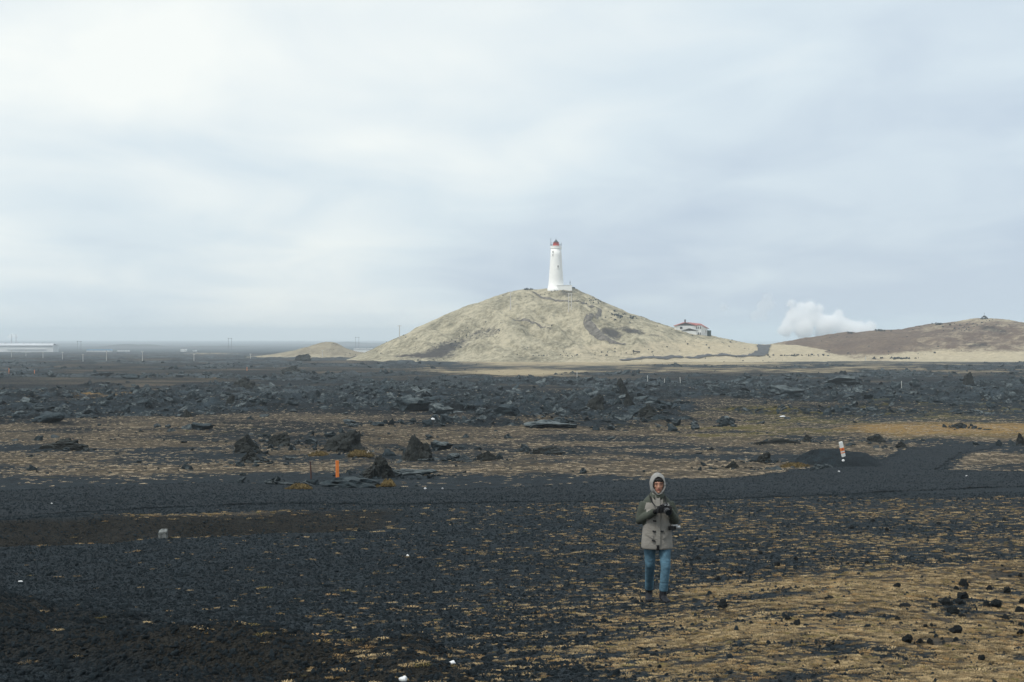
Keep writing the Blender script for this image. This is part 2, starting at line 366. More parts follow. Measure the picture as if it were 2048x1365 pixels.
def rock_mat_build(lo, hi, greytop):
    def f(n, b):
        v = N(n, 'ShaderNodeTexCoord').outputs['Object']; oi = N(n, 'ShaderNodeObjectInfo').outputs['Random']
        q = noise(n, v, 3.0, 8, 0.7); q2 = noise(n, v, 14.0, 5, 0.65)
        c = rampn(n, mth(n, 'MULTIPLY_ADD', q, 0.6, mth(n, 'MULTIPLY', q2, 0.4)), [(0.32, lo), (0.7, hi)])
        c = mixc(n, mth(n, 'MULTIPLY', oi, 0.5), c, mixc(n, 1.0, c, (0.45, 0.44, 0.44), 'MULTIPLY'))
        if greytop:
            nz = N(n, 'ShaderNodeSeparateXYZ'); n.links.new(N(n, 'ShaderNodeNewGeometry').outputs['Normal'], nz.inputs[0])
            g = mapr(n, mth(n, 'ADD', noise(n, v, 2.2, 7, 0.7), mth(n, 'MULTIPLY', nz.outputs['Z'], 0.25)), 0.62, 0.78)  # patchy paler grey tint, strongest on upward-facing faces
            c = mixc(n, mth(n, 'MULTIPLY', g, mth(n, 'MULTIPLY', oi, greytop)), c, (0.17, 0.195, 0.195))
        n.links.new(c, b.inputs['Base Color']); b.inputs['Roughness'].default_value = 0.9; b.inputs['Specular IOR Level'].default_value = 0.2
        bumpn(n, b, mth(n, 'ADD', q, mth(n, 'MULTIPLY', q2, 0.5)), 1.0, 0.12)
    return f
M_ROCK = mat('lava_rock', rock_mat_build((0.009, 0.0130, 0.0145), (0.044, 0.054, 0.058), 0.0))
M_LAVA = mat('lava_crust', rock_mat_build((0.0055, 0.0105, 0.0138), (0.048, 0.069, 0.080), 0.7))
M_CLOD = mat('scoria', rock_mat_build((0.012, 0.0195, 0.024), (0.058, 0.088, 0.108), 0.0))
def tuft_build(stops):
    def f(n, b):
        oi = N(n, 'ShaderNodeObjectInfo').outputs['Random']
        n.links.new(rampn(n, oi, stops), b.inputs['Base Color'])
        b.inputs['Roughness'].default_value = 0.85; b.inputs['Specular IOR Level'].default_value = 0.15
    return f
M_TUFT = mat('dry_grass', tuft_build([(0.0, (0.085, 0.065, 0.040)), (0.30, (0.18, 0.135, 0.075)), (0.58, (0.31, 0.232, 0.125)), (0.76, (0.44, 0.335, 0.185)), (0.88, (0.28, 0.175, 0.078)), (1.0, (0.15, 0.130, 0.048))]))
M_TUFTB = mat('brown_grass', tuft_build([(0.0, (0.12, 0.10, 0.078)), (0.4, (0.27, 0.222, 0.158)), (0.75, (0.44, 0.355, 0.24)), (1.0, (0.54, 0.44, 0.30))]))
M_TUFTG = mat('moss_grass', tuft_build([(0.0, (0.10, 0.08, 0.03)), (0.5, (0.20, 0.15, 0.05)), (1.0, (0.14, 0.13, 0.03))]))

# ------------------------------------------------------------------ mesh helpers
def tag(o, label=None, cat=None, group=None, kind=None):
    if label: o['label'] = label
    if cat: o['category'] = cat
    if group: o['group'] = group
    if kind: o['kind'] = kind
    return o
def empty(name, loc=(0, 0, 0), rz=0.0):
    o = bpy.data.objects.new(name, None); C.objects.link(o); o.location = loc; o.rotation_euler = (0, 0, rz); o.empty_display_size = 0.2
    return o
def link(name, me, parent=None):
    o = bpy.data.objects.new(name, me); C.objects.link(o)
    if parent: o.parent = parent
    return o
def np_mesh(name, V, Fq, material, smooth=True, attrs=None):
    me = bpy.data.meshes.new(name); V = np.ascontiguousarray(V, np.float32); Fq = np.ascontiguousarray(Fq, np.int32)
    me.vertices.add(len(V)); me.vertices.foreach_set('co', V.ravel())
    k = Fq.shape[1]; me.loops.add(Fq.size); me.loops.foreach_set('vertex_index', Fq.ravel())
    me.polygons.add(len(Fq)); me.polygons.foreach_set('loop_start', np.arange(len(Fq), dtype=np.int32) * k)
    try: me.polygons.foreach_set('loop_total', np.full(len(Fq), k, np.int32))
    except Exception: pass
    me.update(calc_edges=True)
    if smooth: me.polygons.foreach_set('use_smooth', np.ones(len(Fq), bool))
    if attrs:
        for nme, a in attrs.items():
            t = me.attributes.new(nme, 'FLOAT', 'POINT'); t.data.foreach_set('value', np.ascontiguousarray(a, np.float32))
    me.materials.append(material); me.validate()
    return me
def grid_faces(nr, nc):
    i = np.arange(nr * nc).reshape(nr, nc)
    return np.stack([i[:-1, :-1], i[:-1, 1:], i[1:, 1:], i[1:, :-1]], -1).reshape(-1, 4)

class MB:
    """collects simple solids, builds them as one mesh"""
    def __init__(s): s.v = []; s.f = []; s.m = []
    def add(s, v, f, mi=0):
        o = len(s.v); s.v += [tuple(p) for p in v]; s.f += [tuple(i + o for i in q) for q in f]; s.m += [mi] * len(f); return s
    def box(s, c, d, rz=0.0, mi=0, taper=1.0):
        x, y, z = [q / 2 for q in d]; cs, sn = math.cos(rz), math.sin(rz); v = []
        for sz, t in ((-1, 1.0), (1, taper)):
            for sx, sy in ((-1, -1), (1, -1), (1, 1), (-1, 1)):
                a, b = sx * x * t, sy * y * t
                v.append((c[0] + a * cs - b * sn, c[1] + a * sn + b * cs, c[2] + sz * z))
        return s.add(v, [(3, 2, 1, 0), (4, 5, 6, 7), (0, 1, 5, 4), (1, 2, 6, 5), (2, 3, 7, 6), (3, 0, 4, 7)], mi)
    def loft(s, rings, n=16, mi=0, cap=True, p=2.0):
        """rings: (centre, axis, rx, ry[, ref]); superellipse cross-section with exponent p"""
        v = []; f = []
        for rg in rings:
            c, ax, rx, ry = rg[:4]; ref = Vector(rg[4]) if len(rg) > 4 else Vector((1, 0, 0))
            ax = Vector(ax).normalized(); c = Vector(c)
            u = ref - ax * ref.dot(ax)
            if u.length < 1e-4: u = Vector((0, 1, 0)) - ax * ax.y
            u.normalize(); w_ = ax.cross(u)
            for i in range(n):
                a = 2 * math.pi * i / n; ca, sa = math.cos(a), math.sin(a)
                e1 = math.copysign(abs(ca) ** (2 / p), ca); e2 = math.copysign(abs(sa) ** (2 / p), sa)
                v.append(c + u * rx * e1 + w_ * ry * e2)
        for k in range(len(rings) - 1):
            for i in range(n):
                j = (i + 1) % n; f.append((k * n + i, k * n + j, (k + 1) * n + j, (k + 1) * n + i))
        if cap: f.append(tuple(range(n - 1, -1, -1))); f.append(tuple((len(rings) - 1) * n + i for i in range(n)))
        return s.add(v, f, mi)
    def tube(s, pts, rad, n=10, mi=0, ref=(1, 0, 0), flat=1.0):
        pts = [Vector(p) for p in pts]; r = rad if isinstance(rad, (list, tuple)) else [rad] * len(pts); rings = []
        for i, p in enumerate(pts):
            d = pts[min(i + 1, len(pts) - 1)] - pts[max(i - 1, 0)]
            rings.append((p, d, r[i], r[i] * flat, ref))
        return s.loft(rings, n, mi)
    def prism(s, poly, y0, y1, mi=0):
        """polygon in x,z pulled along y"""
        n = len(poly); v = [(p[0], y0, p[1]) for p in poly] + [(p[0], y1, p[1]) for p in poly]
        f = [tuple(range(n)), tuple(range(2 * n - 1, n - 1, -1))] + [(i, i + n, (i + 1) % n + n, (i + 1) % n) for i in range(n)]
        return s.add(v, f, mi)
    def ball(s, c, r, nu=14, nv=9, mi=0):
        r = r if isinstance(r, (list, tuple)) else (r, r, r); v = [(c[0], c[1], c[2] - r[2])]; f = []
        for j in range(1, nv):
            t = math.pi * j / nv
            for i in range(nu):
                a = 2 * math.pi * i / nu; v.append((c[0] + r[0] * math.sin(t) * math.cos(a), c[1] + r[1] * math.sin(t) * math.sin(a), c[2] - r[2] * math.cos(t)))
        v.append((c[0], c[1], c[2] + r[2])); L = len(v) - 1
        for i in range(nu):
            j = (i + 1) % nu; f.append((0, 1 + j, 1 + i)); f.append((L, 1 + (nv - 2) * nu + i, 1 + (nv - 2) * nu + j))
            for k in range(nv - 2): f.append((1 + k * nu + i, 1 + k * nu + j, 1 + (k + 1) * nu + j, 1 + (k + 1) * nu + i))
        return s.add(v, f, mi)
    def build(s, name, mats, parent=None, smooth=False, bevel=0.0):
        me = bpy.data.meshes.new(name); me.from_pydata(s.v, [], s.f)
        for m in (mats if isinstance(mats, (list, tuple)) else [mats]): me.materials.append(m)
        me.polygons.foreach_set('material_index', s.m)
        bm = bmesh.new(); bm.from_mesh(me); bmesh.ops.recalc_face_normals(bm, faces=bm.faces[:])
        if bevel: bmesh.ops.bevel(bm, geom=bm.edges[:], offset=bevel, segments=2, affect='EDGES', clamp_overlap=True)
        bm.to_mesh(me); bm.free()
        if smooth: me.polygons.foreach_set('use_smooth', [True] * len(me.polygons))
        me.update()
        return link(name, me, parent)
def fused(mb, name, mats, parent, voxel=0.008, smooth=6, pick=None, sfac=0.5):
    """melt the collected solids into one continuous surface; pick(co) -> material slot"""
    o = mb.build(name + '_raw', mats)
    r = o.modifiers.new('r', 'REMESH'); r.mode = 'VOXEL'; r.voxel_size = voxel; r.use_smooth_shade = True
    q = o.modifiers.new('s', 'SMOOTH'); q.iterations = smooth; q.factor = sfac
    dg = bpy.context.evaluated_depsgraph_get(); dg.update()
    me = bpy.data.meshes.new_from_object(o.evaluated_get(dg)); me.name = name
    bpy.data.objects.remove(o)
    me.materials.clear()
    for m in (mats if isinstance(mats, (list, tuple)) else [mats]): me.materials.append(m)
    if pick: me.polygons.foreach_set('material_index', [pick(p.center) for p in me.polygons])
    else: me.polygons.foreach_set('material_index', [0] * len(me.polygons))
    me.polygons.foreach_set('use_smooth', [True] * len(me.polygons))
    return link(name, me, parent)

# ------------------------------------------------------------------ ground sheet
NR, NC = 1450, 440
t = np.linspace(0, 1, NR)
rows = np.interp(t, [0, 0.10, 0.42, 0.60, 0.80, 0.90, 1.0], np.log([3.0, 9.0, 46, 110, 330, 900, 11500]))
rows = np.exp(rows)
u = np.linspace(-1, 1, NC)
Y = np.repeat(rows[:, None], NC, 1)
X = u[None, :] * (0.395 * rows[:, None] + 3.5 + 0.02 * rows[:, None])
xf, yf_ = X.ravel(), Y.ravel()
zf = H(xf, yf_)
psd = path_sd(xf, yf_)
zf = np.where(psd > 0.15, zf - 0.07, zf)
p = pxof(xf, yf_)
la = lava_amt(xf, yf_)
def masks(x, y, p, la, psd):
    st = fbm(x * 0.25 + 0.12 * y, y * 0.22, 3, 201)            # drifting patches
    fg = 1 - sst(42, 50, y)
    right = np.interp(p, [0, 600, 900, 1150, 1350, 1600, 1900, 2100], [0.0, 0.04, 0.13, 0.22, 0.33, 0.42, 0.46, 0.46])
    closeR = np.exp(-((x - 5.4 - 0.3 * (y - 18)) / 3.3) ** 2 - ((y - 16.5) / 5.5) ** 2)
    bandR = bump(y - 0.45 * (x - 3), 21.0, 1.4) * sst(1.5, 3.5, x) * 0.45
    moss = fg * np.clip(right * (0.75 + 0.9 * st) + 0.62 * closeR * (1 + 2.6 * fbm(x * 0.5 + 0.45 * y, y * 0.9 - 0.3 * x, 3, 203)) + bandR, 0, 1)
    bare = bump(y - 0.25 * (x - 7), 25.2, 1.3) * sst(5.5, 7.5, x)
    moss = moss * (1 - 0.8 * bare)
    midz = sst(50, 58, y) * (1 - sst(112, 150, y))
    moss = moss + midz * np.clip(0.58 + 2.0 * fbm(x * 0.075, y * 0.10, 4, 205) + 0.12 * bump(p, 250, 330) - 0.2 * la, 0, 1)
    rp = rough_patch(x, y); flat = la * (1 - rp)
    moss = moss + la * np.clip(0.14 + 0.4 * fbm(x * 0.03, y * 0.045, 3, 207), 0, 0.4) * rp + flat * np.clip(0.62 + 0.8 * fbm(x * 0.03, y * 0.04, 3, 208), 0, 1)
    moss = moss + 0.45 * sst(1850, 1920, p) * sst(56, 60, y) * (1 - sst(76, 84, y)) + 0.3 * sst(1380, 1460, p) * bump(y, 60, 4)
    moss = moss * sst(-0.1, 0.7, -psd)
    # olive moss at the right edge of the lava
    green = 0.30 * midz * np.clip(0.3 + 1.5 * fbm(x * 0.07, y * 0.07, 3, 212), 0, 1) + sst(1150, 1550, p) * sst(88, 105, y) * (1 - sst(150, 240, y)) * (0.52 + 0.5 * fbm(x * 0.08, y * 0.1, 3, 211)) + 0.12 * la * (y < 260) * (1 + 2 * fbm(x * 0.1, y * 0.1, 2, 213))
    green = green + 0.22 * closeR
    ochre = np.clip(sst(1560, 1800, p) * bump(y, 117, 15) * 0.95, 0, 1)
    ochre = np.maximum(ochre, 0.50 * bump(p, 230, 260) * bump(y, 225, 18) + 0.42 * bump(p, 400, 240) * bump(y, 360, 45))
    crust = la * rp * np.clip(0.28 + 0.5 * sst(150, 420, y) + 0.6 * fbm(x * 0.03, y * 0.03, 3, 217), 0, 0.8)
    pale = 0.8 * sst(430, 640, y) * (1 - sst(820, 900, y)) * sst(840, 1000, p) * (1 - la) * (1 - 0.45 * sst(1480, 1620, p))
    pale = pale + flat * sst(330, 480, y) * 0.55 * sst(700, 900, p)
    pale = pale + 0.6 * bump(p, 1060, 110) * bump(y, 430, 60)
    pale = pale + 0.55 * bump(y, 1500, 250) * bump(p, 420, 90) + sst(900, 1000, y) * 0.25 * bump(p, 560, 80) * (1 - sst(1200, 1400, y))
    brown = 0.3 * np.exp(-((x + 2.3) / 1.9) ** 2 - ((y - 11.3) / 0.95) ** 2) * 1.5 + 0.5 * np.exp(-((x + 4.6) / 1.6) ** 2 - ((y - 12.4) / 1.6) ** 2)
    yl = np.interp(p, [-600, 0, 350, 500, 700, 900], [28.0, 29.2, 31.2, 32.2, 33.5, 35.0])
    tt = y - yl
    brown = brown + sst(900, 700, p) * (0.85 * sst(0.2, 1.2, tt) * (1 - sst(5.2, 6.6, tt)) + 0.3 * bump(tt, 6.3, 0.8)) + near_bank(x, y) * (0.22 + 0.5 * sst(200, 500, p))
    moss = moss + sst(900, 500, p) * 0.75 * bump(tt, 6.3, 0.55) * sst(130, 380, p) * (1 - sst(560, 620, p)) + sst(900, 300, p) * 0.38 * bump(tt, -0.15, 0.22)
    brown = brown + midz * 0.15
    onm = mound_h(x, y) > 0.01; brown = np.where(onm, 0, brown); moss = np.where(onm, 0, moss)
    plate = np.clip(0.42 + 0.9 * slab(x / 3.4, y / 3.4, 91, 0.0) , 0, 1) * la * rp
    return dict(lava=la, plate=plate, moss=np.clip(moss, 0, 1), green=np.clip(green, 0, 1), ochre=np.clip(ochre, 0, 1), crust=np.clip(crust, 0, 1), pale=np.clip(pale, 0, 1), brown=np.clip(brown, 0, 1))
mk = masks(xf, yf_, p, la, psd)
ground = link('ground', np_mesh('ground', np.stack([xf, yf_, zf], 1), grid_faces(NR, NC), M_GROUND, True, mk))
tag(ground, kind='structure')

# gravel track
gx = np.arange(-32, 36, 0.14); gy = np.arange(36, 96, 0.15)
GX, GY = np.meshgrid(gx, gy); a = GX.ravel(); b_ = GY.ravel()
sd = path_sd(a, b_) + 0.55 * fbm(a * 0.9, b_ * 0.6, 4, 301) - 0.05
keep = (sd > 0).reshape(GX.shape)
fk = (keep[:-1, :-1] & keep[1:, :-1] & keep[:-1, 1:] & keep[1:, 1:]).ravel()
ff = grid_faces(*GX.shape)[fk]
used, inv = np.unique(ff, return_inverse=True)
zz = H(a[used], b_[used]) + 0.012 + 0.012 * fbm(a[used] * 5, b_[used] * 5, 2, 305)
pth = link('gravel_path', np_mesh('gravel_path', np.stack([a[used], b_[used], zz], 1), inv.reshape(-1, 4), M_PATH, True))
tag(pth, kind='structure')

# ------------------------------------------------------------------ hills
def hill_mat(stops, rockc, seed, scale=0.05):
    def f(n, b):
        P = wpos(n)
        q = noise(n, P, scale, 9, 0.68); q2 = noise(n, P, 0.40, 8, 0.75)
        c = rampn(n, mth(n, 'MULTIPLY_ADD', q, 0.5, mth(n, 'MULTIPLY', q2, 0.5)), stops)
        rk = mapr(n, mth(n, 'ADD', attr(n, 'rock'), mth(n, 'MULTIPLY', mth(n, 'SUBTRACT', noise(n, P, 0.22, 9, 0.75), 0.5), 1.8)), 0.45, 0.8)
        c = mixc(n, rk, c, rampn(n, q2, [(0.3, tuple(v * 0.55 for v in rockc)), (0.7, rockc)]))
        pl = mapr(n, mth(n, 'ADD', attr(n, 'pale'), mth(n, 'MULTIPLY', mth(n, 'SUBTRACT', noise(n, P, 0.10, 8, 0.7), 0.5), 1.2)), 0.35, 0.75)
        c = mixc(n, pl, c, rampn(n, q2, [(0.3, (0.36, 0.305, 0.205)), (0.7, (0.58, 0.50, 0.355))]))
        n.links.new(c, b.inputs['Base Color']); b.inputs['Roughness'].default_value = 0.95; b.inputs['Specular IOR Level'].default_value = 0.1
        bumpn(n, b, mth(n, 'ADD', mth(n, 'MULTIPLY', noise(n, P, 0.13, 6, 0.62), 2.5), noise(n, P, 1.3, 5, 0.7)), 1.0, 1.0)
    return f
M_HILLA = mat('hill_grass', hill_mat([(0.37, (0.125, 0.115, 0.080)), (0.47, (0.285, 0.256, 0.178)), (0.58, (0.50, 0.445, 0.318))], (0.090, 0.083, 0.078), 1))
M_HILLB = mat('hill_scoria', hill_mat([(0.34, (0.095, 0.068, 0.055)), (0.50, (0.150, 0.110, 0.085)), (0.68, (0.24, 0.185, 0.125))], (0.055, 0.048, 0.045), 2))
def hill_obj(name, h, m, nx, ny, maskf, y0=None, y1=None):
    xs = np.linspace(h.x[0], h.x[-1], nx); ys = np.linspace(y0 or 610, y1 or h.yb, ny)
    XX, YY = np.meshgrid(xs, ys); a, b = XX.ravel(), YY.ravel()
    z = h.Z(a, b)
    pz = HY + F * (CZ - z) / b; px = pxof(a, b)
    at = maskf(a, b, px, pz)
    if 'lift' in at: z = z + at.pop('lift')
    o = link(name, np_mesh(name, np.stack([a, b, z], 1), grid_faces(ny, nx), m, True, at)); tag(o, kind='structure'); return o
def blob(px, pz, cx, cz, wx, wz, sk=0.0): return np.exp(-((px - cx) / wx) ** 2 - ((pz - cz - sk * (px - cx)) / wz) ** 2)
def maskA(x, y, px, pz):
    rock = 0.9 * blob(px, pz, 885, 700, 44, 16, -0.22) + 0.75 * blob(px, pz, 830, 713, 75, 6) + 0.62 * blob(px, pz, 965, 668, 60, 18, -0.25) + 0.85 * blob(px, pz, 1262, 662, 30, 9, 0.25) \
        + 1.0 * blob(px, pz, 1222, 668, 30, 12, 0.4) + 0.6 * blob(px, pz, 1310, 672, 26, 5, 0.2) + 0.75 * blob(px, pz, 1135, 588, 28, 9) + 0.6 * blob(px, pz, 1200, 603, 40, 5, 0.45) \
        + 0.5 * blob(px, pz, 1235, 632, 14, 6) + 0.35 * blob(px, pz, 1050, 640, 40, 6, 0.2)+ 0.6 * blob(px, pz, 1058, 580, 12, 3)
    pale = 0.62 * sst(672, 700, pz) * sst(1020, 1200, px) * (1 - 0.6 * blob(px, pz, 1222, 668, 30, 12, 0.4)) + 0.35 * sst(1250, 1330, px) + 0.35 * blob(px, pz, 1260, 632, 60, 4, 0.33)
    lift = rock * (0.6 * ridged(x * 0.30, y * 0.2, 3, 161) - 0.1)
    return dict(rock=np.clip(rock, 0, 1), pale=np.clip(pale, 0, 1), lift=lift)
def maskB(x, y, px, pz):
    east = sst(1760, 1850, px)
    rock = east * (0.75 * blob(px, pz, 1985, 660, 45, 9, 0.2) + 0.7 * blob(px, pz, 1960, 692, 40, 9) + 0.35 * blob(px, pz, 1900, 680, 50, 10))
    pale = 0.62 * sst(702, 714, pz) + east * (0.36 + 0.35 * sst(690, 712, pz) + 0.2 * sst(650, 640, pz)) + 0.5 * sst(1590, 1560, px)
    return dict(rock=np.clip(rock, 0, 1), pale=np.clip(pale, 0, 1), lift=rock * (0.8 * ridged(x * 0.25, y * 0.2, 3, 171) - 0.1))
def maskC(x, y, px, pz):
    rock = 0.6 * blob(px, pz, 670, 690, 18, 6) + 0.3 * blob(px, pz, 640, 705, 50, 8)
    return dict(rock=rock, pale=0.5 * sst(704, 713, pz), lift=rock * (1.6 * ridged(x * 0.16, y * 0.1, 3, 181) - 0.5))
hill_obj('lighthouse_hill', hillA, M_HILLA, 430, 300, maskA)
hill_obj('brown_hill', hillB, M_HILLB, 260, 190, maskB)
M_HILLC = mat('hill_far', hill_mat([(0.34, (0.17, 0.148, 0.108)), (0.5, (0.28, 0.24, 0.17)), (0.66, (0.40, 0.345, 0.245))], (0.08, 0.074, 0.07), 3))
hill_obj('low_hill', hillC, M_HILLC, 160, 60, maskC, 930, 1070)
# far ridges
M_FAR = plain('far_land', (0.055, 0.058, 0.060), 0.95, 0.3, 0.004, obj=False)
def far_ridge(name, sil, yr, dy, seed):
    a = np.array(sil, float); sx = (a[:, 0] - 1024) / F * yr; sz = CZ - (a[:, 1] - HY) / F * yr
    xs = np.linspace(sx[0], sx[-1], 260); ys = np.linspace(yr - dy, yr + dy, 14)
    XX, YY = np.meshgrid(xs, ys); q, r = XX.ravel(), YY.ravel()
    tt = np.clip(1 - np.abs(r - yr) / dy, 0, 1); b = base(r) - 3
    z = b + np.maximum(np.interp(q, sx, sz) + 0.0006 * yr * fbm(q * 30 / yr, r * 0.0 + 3, 3, seed) - b, 0) * np.sin(tt * math.pi / 2)
    o = link(name, np_mesh(name, np.stack([q, r, z], 1), grid_faces(14, 260), M_FAR)); tag(o, kind='structure')
far_ridge('far_ridge', [(-500, 692), (-200, 690), (90, 688.5), (110, 687.5), (130, 689), (240, 689.5), (360, 690), (420, 691), (480, 691.5), (540, 690.5), (575, 689), (630, 688), (680, 686), (692, 684.5), (705, 686), (760, 687.5), (860, 690), (1000, 692)], 5200, 900, 401)
far_ridge('far_cinder_hills', [(150, 697), (180, 696), (225, 694), (240, 690), (252, 688.5), (262, 691), (272, 693), (280, 690), (290, 688.8), (300, 691), (312, 694), (350, 695), (370, 694), (400, 692.5), (430, 693), (445, 692.2), (480, 693), (500, 694.5), (560, 697)], 3400, 300, 403)
# sea
sea_m = mat('sea', lambda n, b: (b.inputs['Base Color'].__setattr__('default_value', (0.04, 0.075, 0.095, 1)), b.inputs['Roughness'].__setattr__('default_value', 0.35),
            bumpn(n, b, noise(n, wpos(n), 0.02, 6, 0.6), 0.5, 3.0)))
sea = MB(); sea.add([(-1500, 900, 0), (9000, 900, 0), (9000, 11800, 0), (-1500, 11800, 0)], [(0, 1, 2, 3)])
tag(sea.build('sea', sea_m), kind='structure')

# tracks and road laid on the land
def ribbon(name, pts, m, wid, lift, seg=1.2):
    P = [ground_at(*q, True) if len(q) == 2 else Vector(q) for q in pts]
    dense = []
    for i in range(len(P) - 1):
        k = max(2, int((P[i + 1].xy - P[i].xy).length / seg))
        for j in range(k):
            t_ = j / k; p0 = P[max(i - 1, 0)]; p1 = P[i]; p2 = P[i + 1]; p3 = P[min(i + 2, len(P) - 1)]
            dense.append(0.5 * ((2 * p1) + (-p0 + p2) * t_ + (2 * p0 - 5 * p1 + 4 * p2 - p3) * t_ ** 2 + (-p0 + 3 * p1 - 3 * p2 + p3) * t_ ** 3))
    dense.append(P[-1]); V = []; nn = 7
    for i, q in enumerate(dense):
        d = (dense[min(i + 1, len(dense) - 1)] - dense[max(i - 1, 0)]).xy
        if d.length < 1e-6: d = Vector((1, 0))
        d.normalize(); nrm = Vector((-d.y, d.x)); ww = wid(i / (len(dense) - 1)) if callable(wid) else wid
        ww *= 1 + 0.35 * float(fbm(np.array([i * 0.31]), np.array([0.5]), 4, 5, 0.7)[0])
        for j in range(nn):
            o = (j / (nn - 1) - 0.5) * ww; V.append((q.x + nrm.x * o, q.y + nrm.y * o))
    V = np.array(V); z = surf(V[:, 0], V[:, 1]) + lift
    return tag(link(name, np_mesh(name, np.column_stack([V, z]), grid_faces(len(dense), nn), m)), kind='structure')
M_TRACK = plain('track_gravel', (0.135, 0.122, 0.104), 0.95, 0.45, 0.6, obj=False)
M_ROAD = plain('asphalt', (0.075, 0.078, 0.082), 0.85, 0.15, 0.5, obj=False)
ribbon('hill_track', [(1067, 585), (1075, 590), (1092, 597), (1115, 602), (1140, 605), (1165, 609), (1188, 614), (1200, 622), (1188, 632), (1176, 641), (1174, 649), (1184, 662), (1200, 673), (1222, 684), (1250, 691)], M_TRACK, lambda t: 1.8 + 2.2 * bump(t, 0.80, 0.16), 0.35)
ribbon('gravel_trail', [(1016, 633), (1045, 642), (1075, 650), (1102, 661)], M_TRACK, 0.9, 0.3)
ribbon('asphalt_road', [(1240, 722), (1330, 718), (1400, 715.5), (1470, 713.5), (1505, 711.5), (1521, 708), (1527, 701), (1526, 695), (1530, 691.5)], M_ROAD, lambda t: 3.5 + 3.5 * t, 0.4)

# ------------------------------------------------------------------ lighthouse
DL = 783.0
M_WHITE = plain('white_paint', (0.80, 0.80, 0.775), 0.6, 0.035, 0.5)
M_WALL = plain('white_render', (0.74, 0.74, 0.72), 0.7, 0.05, 0.4)
M_RED = plain('red_paint', (0.60, 0.06, 0.045), 0.5, 0.1, 1.0)
M_ROOFR = plain('red_roof', (0.40, 0.13, 0.115), 0.6, 0.15, 0.6)
M_DARK = plain('dark_metal', (0.05, 0.055, 0.06), 0.5, 0.15, 1.0)
M_GLASS = plain('window_glass', (0.03, 0.035, 0.04), 0.12, 0.1, 1.0)
M_GREYW = plain('weathered_boards', (0.10, 0.10, 0.10), 0.8, 0.2, 1.2)
M_WOOD = plain('pole_wood', (0.52, 0.50, 0.47), 0.85, 0.2, 2.0)
M_GREEN = plain('green_boards', (0.025, 0.055, 0.05), 0.7, 0.2, 1.0)
lx = (1112 - 1024) / F * DL
base_z = CZ - (577 - HY) / F * DL - 0.6
LH = empty('lighthouse', (lx, DL, base_z)); tag(LH, 'tall tapering white lighthouse with red lantern on the grassy hilltop', 'lighthouse')
def lathe(prof, n=40, c=(0, 0)):
    m = MB(); m.loft([((c[0], c[1], z), (0, 0, 1), r, r) for r, z in prof], n); return m
lathe([(4.75, -2.0), (4.75, 0.7), (4.45, 0.72), (4.42, 1.9), (4.28, 2.1), (3.95, 6), (3.65, 10), (3.35, 14.5), (3.05, 19), (2.9, 22.2)]).build('tower', M_WHITE, LH, True)
lathe([(2.9, 22.2), (3.05, 22.35), (3.15, 22.6), (3.15, 22.78), (3.02, 22.8), (3.02, 23.75), (3.12, 23.77), (3.12, 23.9), (2.85, 23.9), (2.85, 23.0), (0.4, 23.0)]).build('gallery', M_WHITE, LH, False)
q = MB()
for i in range(20):
    a = 2 * math.pi * i / 20; q.tube([(2.98 * math.cos(a), 2.98 * math.sin(a), 23.88), (2.98 * math.cos(a), 2.98 * math.sin(a), 24.9)], 0.035, 5)
for zz_ in (24.4, 24.9):
    for i in range(40):
        a, b = 2 * math.pi * i / 40, 2 * math.pi * (i + 1) / 40
        q.tube([(2.98 * math.cos(a), 2.98 * math.sin(a), zz_), (2.98 * math.cos(b), 2.98 * math.sin(b), zz_)], 0.03, 4)
q.build('railing', M_DARK, LH)
lan = lathe([(1.72, 22.95), (1.72, 25.05), (1.80, 25.1), (1.80, 25.2), (1.45, 25.22)], 12).build('lantern_wall', M_RED, LH)
lathe([(1.40, 25.2), (1.40, 25.75)], 12).build('lantern_glass', M_GLASS, LH)
for i in range(12):
    a = 2 * math.pi * (i + .5) / 12; q = MB(); q.box((1.43 * math.cos(a), 1.43 * math.sin(a), 25.47), (0.14, 0.14, 0.56), a); q.build('glazing_bar', M_RED, LH)
rf = lathe([(1.60, 25.74), (1.62, 25.82), (1.25, 26.15), (0.85, 26.6), (0.42, 27.0), (0.22, 27.1), (0.22, 27.25), (0.3, 27.4), (0.22, 27.55), (0.05, 27.65), (0.03, 28.8)], 12).build('roof', M_DARK, LH)
lathe([(1.76, 25.70), (1.76, 25.84)], 24).build('eave', M_RED, LH)
for ax_, ay_, hh in ((-2.9, -0.6, 28.2), (-2.7, 1.2, 26.8), (2.9, -0.4, 26.0)):
    m = MB(); m.tube([(ax_, ay_, 23.9), (ax_, ay_, hh)], 0.05, 5); m.box((ax_, ay_, hh - 1.0), (0.55, 0.12, 0.12)); m.box((ax_ - 0.2, ay_, hh - 0.6), (0.1, 0.5, 0.3)); m.build('antenna', M_DARK, LH)
def tower_r(z): return float(np.interp(z, [0.72, 2.1, 6, 10, 14.5, 19, 22.2], [4.45, 4.28, 3.95, 3.65, 3.35, 3.05, 2.9]))
def tower_win(ang, z, wd, ht, sill=True):
    r = tower_r(z) ; cx, cy2 = r * math.cos(ang), r * math.sin(ang)
    e_ = MB(); e_.box((cx, cy2, z), (0.36, wd + 0.3, ht + 0.3), ang)
    fr = e_.build('window', M_WHITE, LH)
    e_ = MB(); e_.box((cx + 0.05 * math.cos(ang), cy2 + 0.05 * math.sin(ang), z), (0.30, wd, ht), ang); e_.build('pane', M_GLASS, fr)
    if sill:
        e_ = MB(); e_.box((cx + 0.14 * math.cos(ang), cy2 + 0.14 * math.sin(ang), z - ht / 2 - 0.25), (0.5, wd + 0.5, 0.18), ang); e_.build('sill', M_WHITE, fr)
tower_win(R(-90 + 16), 12.4, 0.55, 1.1)
